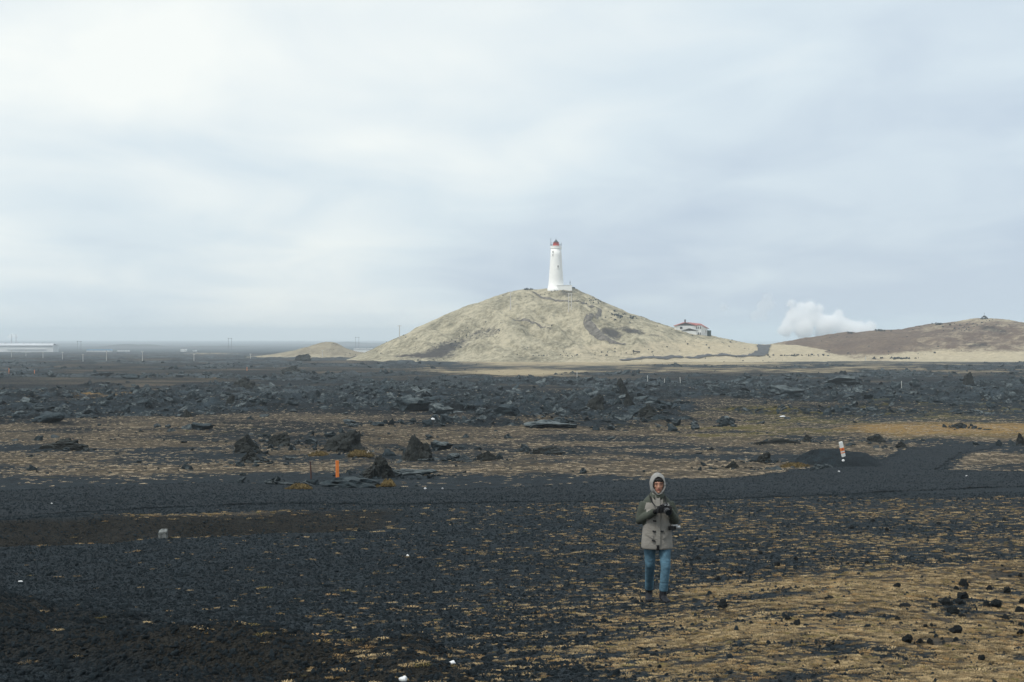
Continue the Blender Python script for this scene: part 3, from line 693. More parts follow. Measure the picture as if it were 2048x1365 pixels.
tower_win(R(-90 - 34), 20.4, 0.42, 1.2, False); tower_win(R(-90 - 34), 18.7, 0.36, 1.2, False)
m = MB(); m.prism([(0.4, -1.5), (8.6, -1.5), (8.6, 2.15), (6.3, 2.15), (6.3, 1.95), (0.4, 1.95)], -4.6, 3.0); m.build('annexe', M_WHITE, LH)
m = MB(); m.box((4.5, -0.8, 2.08), (8.6, 7.9, 0.22)); m.build('annexe_roof', M_WHITE, LH)
m = MB(); m.tube([(7.6, -3.5, 2.15), (7.6, -3.5, 4.9)], [0.14, 0.05], 6); m.box((7.6, -3.5, 3.6), (0.35, 0.35, 0.9)); m.build('beacon_mast', M_DARK, LH)

# ------------------------------------------------------------------ house
DHS = 772.0
hx = (1352.5 - 1024) / F * DHS
HS = empty('house', (hx, DHS, CZ - (671.8 - HY) / F * DHS)); tag(HS, 'white two-storey house with red roof and chimney on the hill shoulder', 'house')
def boxp(name, c, d, m, parent=HS, rz=0.0):
    q = MB(); q.box(c, d, rz); return q.build(name, m, parent)
# gable block (front) and the wing that turns away at the right
q = MB(); q.prism([(0, -3), (10.6, -3), (10.6, 5.5), (4.9, 7.0), (0, 5.5)], 0, 9.0); q.build('wall', M_WALL, HS)
q = MB(); q.prism([(0.15, 5.45), (10.4, 5.45), (4.9, 7.0)], -0.06, 0.3); q.build('gable_boards', M_GREYW, HS)
q = MB()
q.add([(-0.5, -0.5, 5.32), (4.9, -0.5, 7.1), (4.9, 9.5, 7.1), (-0.5, 9.5, 5.32), (-0.5, -0.5, 5.55), (4.9, -0.5, 7.33), (4.9, 9.5, 7.33), (-0.5, 9.5, 5.55)], [(0, 1, 2, 3), (7, 6, 5, 4), (0, 4, 5, 1), (1, 5, 6, 2), (2, 6, 7, 3), (3, 7, 4, 0)])
q.add([(4.9, -0.5, 7.1), (11.1, -0.5, 5.35), (11.1, 9.5, 5.35), (4.9, 9.5, 7.1), (4.9, -0.5, 7.33), (11.1, -0.5, 5.58), (11.1, 9.5, 5.58), (4.9, 9.5, 7.33)], [(0, 1, 2, 3), (7, 6, 5, 4), (0, 4, 5, 1), (1, 5, 6, 2), (2, 6, 7, 3), (3, 7, 4, 0)])
q.build('roof', [M_ROOFR], HS)
q = MB()
q.add([(10.6, 0.4, -3), (13.7, 0.4, -3), (18.0, 7.5, -3), (10.6, 7.5, -3), (10.6, 0.4, 5.5), (13.7, 0.4, 5.5), (18.0, 7.5, 3.7), (10.6, 7.5, 6.6)], [(3, 2, 1, 0), (4, 5, 6, 7), (0, 1, 5, 4), (1, 2, 6, 5), (2, 3, 7, 6), (3, 0, 4, 7)])
q.build('wing_wall', M_WALL, HS)
q = MB()
for z_ in (0.0,):
    v = [(6.0, 0.1, 7.15), (10.5, 0.15, 5.75), (13.6, 0.15, 5.55), (19.0, 7.9, 3.65), (14.6, 8.4, 6.35), (9.0, 8.4, 7.0)]
    v2 = [(a, b, c + 0.22) for a, b, c in v]
    q.add(v + v2, [(0, 5, 4, 1), (1, 4, 3, 2), (6, 7, 10, 11), (7, 8, 9, 10), (0, 1, 7, 6), (1, 2, 8, 7), (2, 3, 9, 8), (3, 4, 10, 9), (4, 5, 11, 10), (5, 0, 6, 11)])
q.build('wing_roof', M_ROOFR, HS)
ch = boxp('chimney', (5.2, 3.5, 7.7), (0.8, 0.8, 2.0), M_GREYW); boxp('chimney_cap', (5.2, 3.5, 8.72), (0.95, 0.95, 0.14), M_DARK, ch)
def win(x, y, z, wd, ht, nx=0.0):
    e_ = MB(); e_.box((x, y, z), (wd + 0.2, 0.16, ht + 0.2), nx); f_ = e_.build('window', M_WHITE, HS)
    e_ = MB(); e_.box((x, y, z), (wd, 0.24, ht), nx); e_.build('pane', M_GLASS, f_)
win(2.65, -0.02, 4.25, 1.35, 1.2)
for xx in (11.2, 12.2, 13.15): win(xx, 0.38, 4.35, 0.42, 1.35)
for xx in (12.2, 13.1): win(xx, 0.38, 1.15, 0.45, 1.25)
win(16.7, 5.25, 2.3, 0.5, 1.2, math.atan2(7.1, 4.3))
boxp('porch', (20.0 - 1.2, 8.4, 1.2), (2.2, 2.6, 3.4), M_GREEN)
# low garage in front
q = MB(); q.prism([(2.9, -3), (10.7, -3), (10.7, 2.6), (6.7, 3.8), (2.9, 2.6)], -4.0, -0.1); q.build('garage_wall', M_WALL, HS)
q = MB(); q.prism([(3.0, 2.62), (10.5, 2.62), (6.7, 3.75)], -4.07, -3.8); q.build('garage_gable', M_GREYW, HS)
q = MB()
for s_, x1 in ((1, 2.5), (-1, 11.6)):
    v = [(x1, -4.5, 2.5 if s_ == 1 else 2.42), (6.7, -4.5, 3.82), (6.7, -0.1, 3.82), (x1, -0.1, 2.5 if s_ == 1 else 2.42)]
    v += [(a, b, c + 0.16) for a, b, c in v]
    q.add(v, [(0, 1, 2, 3), (7, 6, 5, 4), (0, 4, 5, 1), (1, 5, 6, 2), (2, 6, 7, 3), (3, 7, 4, 0)])
q.build('garage_roof', M_GREYW, HS)
boxp('garage_door', (5.8, -4.03, 0.9), (2.8, 0.1, 2.5), M_WHITE); boxp('garage_door', (9.0, -4.03, 0.9), (2.3, 0.1, 2.5), M_WHITE)
boxp('terrace_wall', (0.9, -1.2, 2.05), (3.2, 2.2, 0.5), M_GREYW)
# dark trough at the foot of the hill
g0 = ground_at(1273, 708)
TR = empty('feed_trough', g0, 0.05); tag(TR, 'dark low trough standing alone in pale grass at the hill foot', 'trough')
q = MB(); q.box((0, 0, 0.75), (3.2, 1.0, 0.5)); q.build('basin', M_DARK, TR)
for sx in (-1.4, 1.4):
    q = MB(); q.box((sx, 0, 0.2), (0.25, 0.9, 0.7)); q.build('leg', M_DARK, TR)
# cairn on the brown hill
g0 = ground_at(1973, 640)
q = MB()
for i in range(34):
    hh_ = random.random() ** 1.4; a = random.random() * 6.28; r_ = (1 - hh_) * 4.2 * math.sqrt(random.random()) + 0.1
    q.ball((r_ * math.cos(a), r_ * math.sin(a) * 0.8, hh_ * 3.4 - 0.2), (0.75, 0.7, 0.5), 7, 5)
CA = q.build('cairn', M_ROCK); CA.scale = (.6, .6, .6); CA.location = g0 + Vector((0, 4, 0.6)); tag(CA, 'dark stone cairn on the summit of the brown right-hand hill', 'cairn')
q = MB(); q.tube([(0, 0, 3.0), (0, 0, 6.0)], 0.12, 6); q.build('marker_stick', M_DARK, CA)

# ------------------------------------------------------------------ poles, masts
def pole(px, py_foot, hpx, label, twin=0.0, arm=1.6, group='wooden poles across the lava plain', rad=0.24, m=M_WOOD):
    g_ = ground_at(px, py_foot); s_ = g_.y / F; h_ = hpx * s_
    o = empty('utility_pole', g_ - Vector((0, 0, 0.5))); tag(o, label, 'utility pole', group)
    for t_ in ((-twin / 2, twin / 2) if twin else (0,)):
        q = MB(); q.tube([(t_, 0, 0), (t_, 0, h_ + 0.5)], [rad, rad * 0.75], 8); q.build('pole', m, o)
    q = MB(); q.box((0, 0, h_ + 0.15), (twin + arm, 0.18, 0.2)); ar = q.build('crossarm', m, o)
    for i_ in (-1, 0, 1):
        q = MB(); q.tube([(i_ * (twin + arm) * 0.45, 0, h_ + 0.2), (i_ * (twin + arm) * 0.45, 0, h_ + 0.55)], 0.07, 6); q.build('insulator', M_WHITE, ar)
    return o
pole(799, 678, 27, 'lone pole with crossarm on the left shoulder of the lighthouse hill', arm=2.2, group='poles on the lighthouse hill')
pole(1021, 621, 36, 'tall pole high on the left flank of the lighthouse hill', arm=2.0, group='poles on the lighthouse hill')
pole(1140, 625, 36, 'twin-legged pole on the hillside straight below the lighthouse', twin=1.4, arm=0.8, group='poles on the lighthouse hill', rad=0.2)
for px, fy, hp, lb in ((23, 714, 13, 'first pale pole from the left edge, below the white factory'), (52, 712, 12, 'second pale pole from the left edge, below the white factory'),
                       (86, 716, 12, 'pale pole below the right half of the white factory'), (125, 719, 14, 'pale pole just right of the white factory'), (166, 722, 13, 'pale pole below the blue-roofed shed'),
                       (213, 723, 20, 'thin pole at the right end of the blue-roofed shed'), (285, 723, 20, 'brightest pale pole standing on the far lava plain'), (388, 722, 13, 'pale pole on the far plain below white sheds'),
                       (501, 717, 9, 'short pale pole left of the low tan hill'), (645, 716, 15, 'pale pole in front of the low tan hill')):
    pole(px, fy, hp, lb, arm=0.9, rad=0.17, m=M_WOOD)
def pylon(px, top, foot, dist, wd, label):
    s_ = dist / F; x_ = (px - 1024) * s_; zt = CZ - (top - HY) * s_; zb = min(CZ - (foot - HY) * s_, zt - 8) - 6
    o = empty('power_mast', (x_, dist, zb)); tag(o, label, 'pylon', 'far twin power masts')
    h_ = zt - zb
    for t_ in (-1, 1):
        q = MB(); q.tube([(t_ * wd * s_ / 2, 0, 0), (t_ * wd * s_ / 2, 0, h_)], 0.28, 6); q.build('pole', M_DARK, o)
    q = MB(); q.box((0, 0, h_ - 1.2), (wd * s_ * 1.5, 0.4, 0.45)); q.build('crossarm', M_DARK, o)
pylon(158.5, 682, 702, 2400, 7, 'twin power mast right of the white factory')
pylon(460, 676, 694, 2600, 6, 'twin power mast above the far white sheds')
pylon(714.5, 674, 690, 2800, 6.5, 'twin power mast just left of the lighthouse hill')
# marker stakes in the lava field
M_STAKE = plain('white_stake', (0.45, 0.45, 0.43), 0.7, 0.1, 3.0)
M_STAKEO = plain('orange_stake', (0.55, 0.20, 0.08), 0.7, 0.1, 3.0)
def stake(px, fy, hp, label, m=M_STAKE, lean=0.0, wpx=1.2):
    g_ = ground_at(px, fy); s_ = g_.y / F
    q = MB(); wd = max(wpx * s_, 0.08); q.box((0, 0, hp * s_ / 2 - 0.1), (wd, wd * 0.7, hp * s_ + 0.2)); q.box((0, 0, hp * s_ + 0.02), (wd * 1.25, wd * 0.9, 0.05))
    o = q.build('marker_stake', m); o.location = g_; o.rotation_euler = (0, lean, 0); tag(o, label, 'stake', 'stakes in the lava field')
for a_ in ((1154, 755, 12, 'single pale stake at the sandy edge below the lighthouse hill'), (1295, 764, 11, 'leftmost of three pale stakes in the lava below the road'), (1329, 764, 6, 'shortest, middle one of three pale stakes in the lava'),
           (1361, 769, 14, 'tallest and rightmost of three pale stakes in the lava'), (1803, 779, 15, 'pale stake between dark lava blocks at the right'), (1731, 722, 9, 'small white stake at the foot of the brown hill')):
    stake(*a_, lean=(-0.08 if a_[0] == 1361 else 0.0))
stake(18, 746, 9, 'tiny orange stake nearest the left edge of the lava', M_STAKEO); stake(69, 749, 8, 'tiny orange stake in the far lava, second from left edge', M_STAKEO); stake(494, 742, 7, 'tiny orange stake by the brown patch in the far lava', M_STAKEO)

# ------------------------------------------------------------------ factory and sheds far left
M_FWALL = plain('factory_cladding', (0.62, 0.63, 0.63), 0.6, 0.04, 0.05); M_FROOF = plain('factory_roof', (0.48, 0.50, 0.52), 0.6, 0.05, 0.05); M_BLUE = plain('blue_roof', (0.14, 0.30, 0.46), 0.6, 0.1, 0.05)
DF = 1900.0; sF = DF / F
fx0 = (-30 - 1024) * sF; fz = CZ - (705.5 - HY) * sF
FA = empty('factory', (fx0, DF, fz)); tag(FA, 'long white industrial hall at the far left edge', 'factory')
Lf = 139 * sF
q = MB(); q.box((Lf / 2, 6, 3.2), (Lf, 22, 13)); q.build('wall', M_FWALL, FA)
q = MB(); q.add([(-1, -6, 9.0), (Lf + 0.5, -6, 9.0), (Lf - 3, 6, 11.6), (2, 6, 11.6), (-1, 18, 9.0), (Lf + 0.5, 18, 9.0), (-1, -6, 9.6), (Lf + 0.5, -6, 9.6), (Lf - 3, 6, 12.2), (2, 6, 12.2), (-1, 18, 9.6), (Lf + 0.5, 18, 9.6)],
              [(6, 7, 8, 9), (9, 8, 11, 10), (0, 3, 2, 1), (3, 4, 5, 2), (0, 1, 7, 6), (4, 10, 11, 5), (1, 2, 8, 7), (2, 5, 11, 8), (0, 6, 9, 3), (3, 9, 10, 4)]); q.build('roof', M_FROOF, FA)
q = MB(); q.box((Lf * 0.62, -5.3, 4.2), (Lf * 0.56, 1.0, 1.3)); q.build('cladding_band', M_FROOF, FA)
for i in range(8):
    q = MB(); q.box((Lf * (0.27 + 0.09 * i), 6, 12.6), (1.2, 2.0, 1.4)); q.build('roof_vent', M_FROOF, FA)
for x_ in (48, 57):
    q = MB(); q.tube([((x_) * sF, 10, 8), (x_ * sF, 10, 24.5)], [0.6, 0.5], 8); q.build('flue', M_FROOF, FA)
def shed(px0, px1, top, foot, dist, label, wall, roof, nm='shed'):
    s_ = dist / F; L_ = (px1 - px0) * s_; hh_ = (foot - top) * s_
    o = empty(nm, ((px0 - 1024) * s_, dist, CZ - (foot - HY) * s_)); tag(o, label, 'shed', 'far sheds on the plain')
    q = MB(); q.box((L_ / 2, 5, hh_ * 0.3 - 2), (L_, 10, hh_ * 0.6 + 4)); q.build('wall', wall, o)
    q = MB(); q.prism([(-0.5, hh_ * 0.6), (L_ + 0.5, hh_ * 0.6), (L_ - 0.5, hh_), (0.5, hh_)], -0.5, 10.5); q.build('roof', roof, o)
shed(173, 221, 699.5, 703.5, 1950, 'long low blue-roofed shed right of the white factory', M_FWALL, M_BLUE)
shed(234, 256, 701.5, 704.5, 1950, 'small white shed right of the blue-roofed shed', M_WALL, M_FWALL)
shed(361, 371, 699, 703.5, 2000, 'tiny white shed at the left end of the pale far strip', M_WALL, M_WALL)
shed(385, 391, 701, 704, 2000, 'tiniest white shed in the middle of the pale far strip', M_WALL, M_FROOF)
shed(707, 745, 697.6, 700.2, 1700, 'long thin white shed tucked behind the lighthouse hill foot', M_WALL, M_WALL)

# ------------------------------------------------------------------ rocks
def n3(P, f, s): return (pn(P[:, 0] * f + 3, P[:, 1] * f, s) + pn(P[:, 1] * f + 7, P[:, 2] * f, s + 1) + pn(P[:, 2] * f, P[:, 0] * f + 5, s + 2)) / 2
def rock_mesh(name, seed, sub, shape, m, cuts=6, amp=0.22, fine=0.06):
    bm = bmesh.new(); bmesh.ops.create_icosphere(bm, subdivisions=sub, radius=1.0)
    me = bpy.data.meshes.new(name); bm.to_mesh(me); bm.free()
    P = np.empty(len(me.vertices) * 3); me.vertices.foreach_get('co', P); P = P.reshape(-1, 3)
    rg = np.random.default_rng(seed)
    for _ in range(cuts):
        d = rg.normal(size=3); d /= np.linalg.norm(d); lim = rg.uniform(0.45, 0.85)
        dd = P @ d; P = P - np.outer(np.maximum(dd - lim, 0) * 0.9, d)
    nr = P / np.linalg.norm(P, axis=1)[:, None]
    P = P + nr * (amp * n3(P, 1.3, seed) + fine * 2 * n3(P, 4.0, seed + 9) + fine * n3(P, 9.0, seed + 19))[:, None]
    P = P * np.array(shape)
    me.vertices.foreach_set('co', P.astype(np.float32).ravel()); me.materials.append(m)
    me.polygons.foreach_set('use_smooth', np.ones(len(me.polygons), bool)) if sub >= 3 and cuts < 5 else None
    me.update(); return me
PEB = [rock_mesh('pebble', 500 + i, 2, (1, 1, 0.8), M_CLOD, 3, 0.3, 0.08) for i in range(5)]
BOU = [rock_mesh('boulder', 520 + i, 4, (1.1, 0.9, 0.72), M_ROCK, 8, 0.26, 0.09) for i in range(6)]
BLK = [rock_mesh('block', 540 + i, 3, s_, M_LAVA, 6, 0.34, 0.13) for i, s_ in enumerate([(1, .8, .8), (1.2, .8, .5), (1.3, 1, .38), (.85, .8, 1.05), (1, .9, .7), (1.4, .9, .3), (.9, .7, .9), (1.1, 1, .6)])]
def crag_mesh(seed, peak):
    bm = bmesh.new(); bmesh.ops.create_icosphere(bm, subdivisions=5, radius=1.0); me = bpy.data.meshes.new('crag'); bm.to_mesh(me); bm.free()
    P = np.empty(len(me.vertices) * 3); me.vertices.foreach_get('co', P); P = P.reshape(-1, 3); rg = np.random.default_rng(seed)
    for _ in range(10):
        d = rg.normal(size=3); d[2] = abs(d[2]) * 0.8; d /= np.linalg.norm(d); lim = rg.uniform(0.42, 0.8); P = P - np.outer(np.maximum(P @ d - lim, 0) * 0.95, d)
    t_ = np.clip((P[:, 2] + 0.3) / 1.1, 0, 1)
    P[:, :2] *= (1.25 - peak * t_ ** 1.2)[:, None]; P[:, :2] += np.outer(t_, rg.uniform(-.25, .25, 2))
    ang = np.arctan2(P[:, 1], P[:, 0]); q = n3(P, 2.1, seed); rid = (1 - np.abs(n3(P, 3.3, seed + 5)) * 2)
    nr = P / np.linalg.norm(P, axis=1)[:, None]
    P = P + nr * (0.22 * q + 0.13 * rid - 0.06 + 0.09 * n3(P, 8, seed + 3) + 0.05 * n3(P, 17, seed + 4))[:, None]
    P[:, 2] = np.where(P[:, 2] < -0.3, -0.3 + (P[:, 2] + 0.3) * 0.3, P[:, 2])
    me.vertices.foreach_set('co', P.astype(np.float32).ravel()); me.materials.append(M_CRAG); me.update(); return me
M_CRAG = mat('crag_rock', rock_mat_build((0.009, 0.011, 0.011), (0.038, 0.042, 0.039), 0.3))
MND = [crag_mesh(560 + i, p_) for i, p_ in enumerate((.40, .62, .60, .45, .35))]

def put(name, me, px, py, wpx, hpx, label, cat, group=None, rz=None, sink=0.3, depth=0.9, kind=None):
    g_ = ground_at(px, py); s_ = g_.y / F
    co = np.empty(len(me.vertices) * 3); me.vertices.foreach_get('co', co); co = co.reshape(-1, 3); ext = np.ptp(co, axis=0)
    o = link(name, me); rz_ = random.uniform(-0.5, 0.5) if rz is None else rz
    W_, H_ = wpx * s_, hpx * s_ / (1 - sink)
    o.scale = (W_ / ext[0], W_ * depth / ext[1], H_ / ext[2]); o.rotation_euler = (0, 0, rz_)
    y2 = g_.y + W_ * depth * 0.25
    o.location = (g_.x, y2, gz(g_.x, y2) - co[:, 2].min() * o.scale[2] - sink * H_)
    tag(o, label, cat, group, kind); return o
# crags round the orange post
GC = 'lava crags by the track'
put('lava_crag', MND[0], 686, 906, 108, 46, 'biggest dark lava hump behind the orange post, flat-topped', 'rock', GC, 0.2)
put('lava_crag', MND[1], 838, 922, 74, 52, 'pointed dark lava hump right of the biggest hump', 'rock', GC, -0.4)
put('lava_crag', MND[2], 754, 957, 78, 46, 'peaked dark lava rock just right of the orange post', 'rock', GC, 0.7)
put('lava_crag', MND[3], 495, 905, 66, 36, 'dark lava hump left of the rusty stake, far behind it', 'rock', GC, 0.1)
put('lava_crag', MND[4], 552, 893, 56, 28, 'low dark crag between the biggest hump and its left neighbour', 'rock', GC)
put('lava_crag', MND[1], 500, 926, 62, 22, 'low dark lava rock in front of the left hump', 'rock', GC, 1.2)
put('lava_crag', MND[2], 130, 901, 135, 24, 'long low dark lava ridge at the far left of the dry grass', 'rock', GC, 0.1, depth=0.5)
put('lava_slab', BLK[5], 690, 976, 130, 22, 'tilted flat lava slab at the foot of the orange post', 'rock', GC, -0.15, depth=0.55)
put('lava_slab', BLK[1], 828, 951, 88, 12, 'low dark lava ledge right of the peaked rock', 'rock', GC, 0.05, depth=0.4)
put('lava_slab', BLK[2], 880, 900, 46, 18, 'flat lava slab behind the pointed hump', 'rock', GC)
put('lava_crag', MND[3], 978, 921, 60, 17, 'low dark crag alone in dry grass right of the humps', 'rock', GC, depth=0.6)
put('lava_crag', MND[4], 1085, 908, 70, 14, 'wide low grey-dark crag in dry grass near the picture middle', 'rock', GC, depth=0.5)
put('lava_slab', BLK[0], 541, 969, 28, 10, 'small tilted rock at the track edge left of the rusty stake', 'rock', GC)
put('lava_crag', MND[0], 1531, 926, 38, 20, 'squarish dark rock left of the gravel heap', 'rock', GC)
put('lava_crag', MND[2], 1468, 937, 38, 16, 'dark wedge rock left of the squarish rock by the track', 'rock', GC)
put('lava_crag', MND[1], 1618, 884, 28, 14, 'small dark crag behind the white marker post', 'rock', GC)
put('lava_crag', MND[4], 1748, 885, 40, 16, 'dark crag right behind the white marker post', 'rock', GC)
put('lava_crag', MND[3], 1806, 897, 34, 14, 'dark crag at the left corner of the side track', 'rock', GC)
put('lava_crag', MND[0], 1920, 856, 30, 10, 'small dark rock in the yellow meadow at the right', 'rock', GC)
put('lava_crag', MND[1], 2044, 892, 26, 26, 'tall dark block cut by the right edge beside the yellow meadow', 'rock', GC)
put('lava_crag', MND[2], 1560, 888, 120, 10, 'long moss-grown lava swell left of the white marker post', 'rock', GC, depth=0.3)
# blocks standing out of the lava field
GB = 'blocks standing out of the lava field'
for i, (px, py, w_, h_, lb) in enumerate([
    (1190, 816, 56, 34, 'broad tilted dark lava block in mid field below the house'), (1258, 812, 30, 26, 'squat dark block right of the broad tilted one'), (1240, 786, 38, 28, 'peaked block above the broad tilted block'),
    (1300, 838, 62, 26, 'rounded dark hump below the squat block'), (1935, 770, 24, 24, 'square dark block standing alone near the right edge'), (1832, 776, 22, 18, 'dark knob left of the square block'),
    (1793, 778, 26, 18, 'dark knob beside the pale stake at the right'), (825, 822, 78, 30, 'broad lava dome left of the picture middle'), (878, 830, 50, 22, 'dark block right of the broad lava dome'),
    (1010, 830, 54, 22, 'dark block in the middle of the lava field'), (1060, 800, 34, 20, 'flat-topped block upper middle of the lava field'), (978, 770, 26, 16, 'small dark block at the back of the lava field'),
    (1105, 856, 110, 17, 'long grey lava slab tilted in front of mid field'), (460, 812, 26, 22, 'dark stub left of the mid lava field'), (375, 835, 24, 16, 'small dark block in the left lava field'),
    (490, 775, 60, 18, 'grey lava heap in the back left field'), (590, 748, 70, 16, 'pale grey lava heap below the low tan hill'), (602, 722, 42, 12, 'dark lava knob against the low tan hill'),
    (265, 758, 44, 10, 'dark hump in the far left field'), (90, 845, 70, 22, 'dark lava swell near the left edge'), (400, 860, 50, 14, 'dark flat crag at the front of the left lava'),
    (1570, 792, 70, 20, 'dark block cluster right of the picture middle'), (1690, 772, 80, 20, 'long dark lava shelf below the brown hill'), (1450, 850, 40, 18, 'dark crag where the lava meets the moss')]):
    put('lava_block', (MND + BLK)[i % 13], px, py, w_, h_, lb, 'rock', GB, depth=0.7)
# boulders in the right foreground
GR = 'boulders in the right foreground'
named = {(1448, 1218): 'squarish black boulder on bare gravel right of the walking person', (1923, 1198): 'oblong dark boulder at the top of the right boulder cluster', (1895, 1210): 'left boulder of the right-hand cluster',
         (1907, 1229): 'lowest blocky boulder of the right-hand cluster', (1914, 1268): 'smooth tilted black boulder below the cluster', (1816, 1286): 'round black boulder, biggest of three in a row low right',
         (1995, 1217): 'big dark boulder pair, larger one near the right edge', (1975, 1216): 'smaller boulder touching the big one near the right edge', (2011, 1242): 'ball-shaped boulder near the right edge',
         (1930, 1175): 'pinkish dark boulder on top behind the cluster', (2042, 1226): 'boulder cut by the right edge, beside the big pair', (1843, 1288): 'middle boulder of three in a row low right', (1862, 1290): 'right boulder of three in a row low right',
         (1795, 1176): 'lone round boulder left of the cluster in yellow grass', (1981, 1182): 'boulder in front of the yellow bank near the right edge', (2013, 1187): 'rightmost boulder under the yellow bank'}
bl = [(1448, 1218, 24, 18), (1594, 1252, 16, 12), (1577, 1243, 15, 9), (1795, 1176, 15, 10), (1930, 1175, 20, 16), (1914, 1181, 12, 8), (1933, 1180, 9, 7), (1923, 1198, 25, 14), (1895, 1210, 24, 14), (1921, 1210, 19, 10), (1870, 1217, 11, 10),
      (1907, 1229, 25, 15), (1981, 1182, 17, 10), (2013, 1187, 15, 12), (2041, 1156, 10, 7), (1995, 1217, 24, 17), (1975, 1216, 15, 12), (2042, 1226, 22, 13), (2046, 1208, 14, 10), (2011, 1242, 17, 12), (1914, 1268, 26, 16), (1816, 1286, 22, 16),
      (1843, 1288, 13, 10), (1862, 1290, 15, 12), (1864, 1255, 9, 7), (1850, 1256, 10, 6), (2041, 1271, 16, 12), (2044, 1253, 13, 8), (1736, 1130, 11, 8), (1797, 1243, 13, 8), (1952, 1220, 9, 6), (1925, 1236, 14, 8), (1703, 1058, 11, 8), (1746, 1044, 10, 6),
      (1775, 1062, 9, 6), (1878, 1050, 9, 6), (2008, 1042, 8, 6), (1553, 1134, 14, 10), (1592, 1122, 10, 8), (1522, 1110, 8, 7), (1428, 1126, 9, 6), (1396, 1120, 13, 7), (1437, 1161, 15, 8), (1963, 1325, 16, 11), (1674, 1332, 13, 10), (1666, 1290, 9, 7),
      (1648, 1224, 12, 7), (1660, 1200, 20, 8), (1810, 1215, 26, 7), (1480, 1148, 12, 6), (1715, 1228, 9, 5), (1890, 1106, 8, 5), (1500, 1168, 11, 6), (1760, 1330, 10, 6)]
for i, (px, py, w_, h_) in enumerate(bl):
    put('boulder', BOU[i % 6], px, py, w_ * 1.05, h_ * 1.05, named.get((px, py), 'small dark lava stone on the %s, %s' % ('slope right of the person' if px < 1560 else ('right-hand grass' if px < 1790 else 'grass near the right edge'), 'above the yellow bank' if py < 1140 else ('level with the cluster' if py < 1262 else 'low down'))), 'boulder', GR if (px, py) in named else 'small stones, %s %s' % ('west' if px < 1560 else ('mid' if px < 1790 else 'east'), 'top' if py < 1140 else ('centre' if py < 1262 else 'bottom')), random.uniform(0, 3), sink=0.32)

# ------------------------------------------------------------------ scatters
def scatter(name, protos, pos, rot, scl_, label, cat):
    me = bpy.data.meshes.new(name); n_ = len(pos)
    me.vertices.add(n_); me.vertices.foreach_set('co', np.ascontiguousarray(pos, np.float32).ravel())
    for nm, ar in (('rot', rot), ('scl', scl_)):
        t_ = me.attributes.new(nm, 'FLOAT_VECTOR', 'POINT'); t_.data.foreach_set('vector', np.ascontiguousarray(ar, np.float32).ravel())
    t_ = me.attributes.new('pick', 'INT', 'POINT'); t_.data.foreach_set('value', rng.integers(0, len(protos), n_).astype(np.int32))
    for p_ in protos[:1]: me.materials.append(p_.materials[0])
    o = link(name, me)
    ng = bpy.data.node_groups.new(name, 'GeometryNodeTree')
    ng.interface.new_socket('Geometry', in_out='INPUT', socket_type='NodeSocketGeometry'); ng.interface.new_socket('Geometry', in_out='OUTPUT', socket_type='NodeSocketGeometry')
    gi = ng.nodes.new('NodeGroupInput'); go = ng.nodes.new('NodeGroupOutput'); ip = ng.nodes.new('GeometryNodeInstanceOnPoints'); jn = ng.nodes.new('GeometryNodeJoinGeometry')
    for p_ in protos:
        po = bpy.data.objects.new('proto_' + name, p_)
        oi = ng.nodes.new('GeometryNodeObjectInfo'); oi.inputs['Object'].default_value = po; oi.inputs['As Instance'].default_value = True
        ng.links.new(oi.outputs['Geometry'], jn.inputs[0])
    def na(nm, ty):
        q = ng.nodes.new('GeometryNodeInputNamedAttribute'); q.data_type = ty; q.inputs['Name'].default_value = nm; return q.outputs['Attribute']
    e2r = ng.nodes.new('FunctionNodeEulerToRotation'); ng.links.new(na('rot', 'FLOAT_VECTOR'), e2r.inputs[0])
    ng.links.new(gi.outputs[0], ip.inputs['Points']); ng.links.new(jn.outputs[0], ip.inputs['Instance'])
    ip.inputs['Pick Instance'].default_value = True; ng.links.new(na('pick', 'INT'), ip.inputs['Instance Index'])
    ng.links.new(e2r.outputs[0], ip.inputs['Rotation']); ng.links.new(na('scl', 'FLOAT_VECTOR'), ip.inputs['Scale'])
    ng.links.new(ip.outputs[0], go.inputs[0])
    md = o.modifiers.new('scatter', 'NODES'); md.node_group = ng
    tag(o, label, cat, kind='stuff'); return o
def frustum(n_, y0, y1, pw=1.0, wide=0.385):
    """random spots, thinning with distance"""
    tt = rng.random(n_); yy = np.exp(np.log(y0) + (np.log(y1) - np.log(y0)) * tt ** pw)
    xx = (rng.random(n_) * 2 - 1) * (wide * yy + 1.5)
    return xx, yy
# scoria clods on the near ground
x_, y_ = frustum(210000, 9.5, 48, 1.0)
mm = masks(x_, y_, pxof(x_, y_), np.zeros_like(x_), path_sd(x_, y_))
k_ = rng.random(len(x_)) > np.clip(mm['moss'] * 1.7, 0, 0.9); x_, y_ = x_[k_], y_[k_]
s_ = 0.006 + 0.014 * rng.random(len(x_)) ** 3.0 + 0.022 * (rng.random(len(x_)) ** 22); s_ *= (0.8 + 0.014 * y_)
pos = np.column_stack([x_, y_, H(x_, y_) + s_ * 0.25])
scatter('scoria_gravel', PEB, pos, rng.random((len(x_), 3)) * 6.28, np.column_stack([s_ * rng.uniform(.8, 1.5, len(x_)), s_, s_ * rng.uniform(.6, 1.1, len(x_))]), 'black scoria pebbles strewn over the foreground', 'gravel')
x_, y_ = frustum(60000, 40, 92, 1.0)
sd_ = path_sd(x_, y_); k_ = sd_ > -0.4; x_, y_ = x_[k_], y_[k_]; s_ = 0.012 + 0.022 * rng.random(len(x_)) ** 3
scatter('track_gravel', PEB, np.column_stack([x_, y_, H(x_, y_) + 0.012 + s_ * 0.2]), rng.random((len(x_), 3)) * 6.28, np.column_stack([s_, s_, s_ * .8]), 'coarse black gravel on the track', 'gravel')
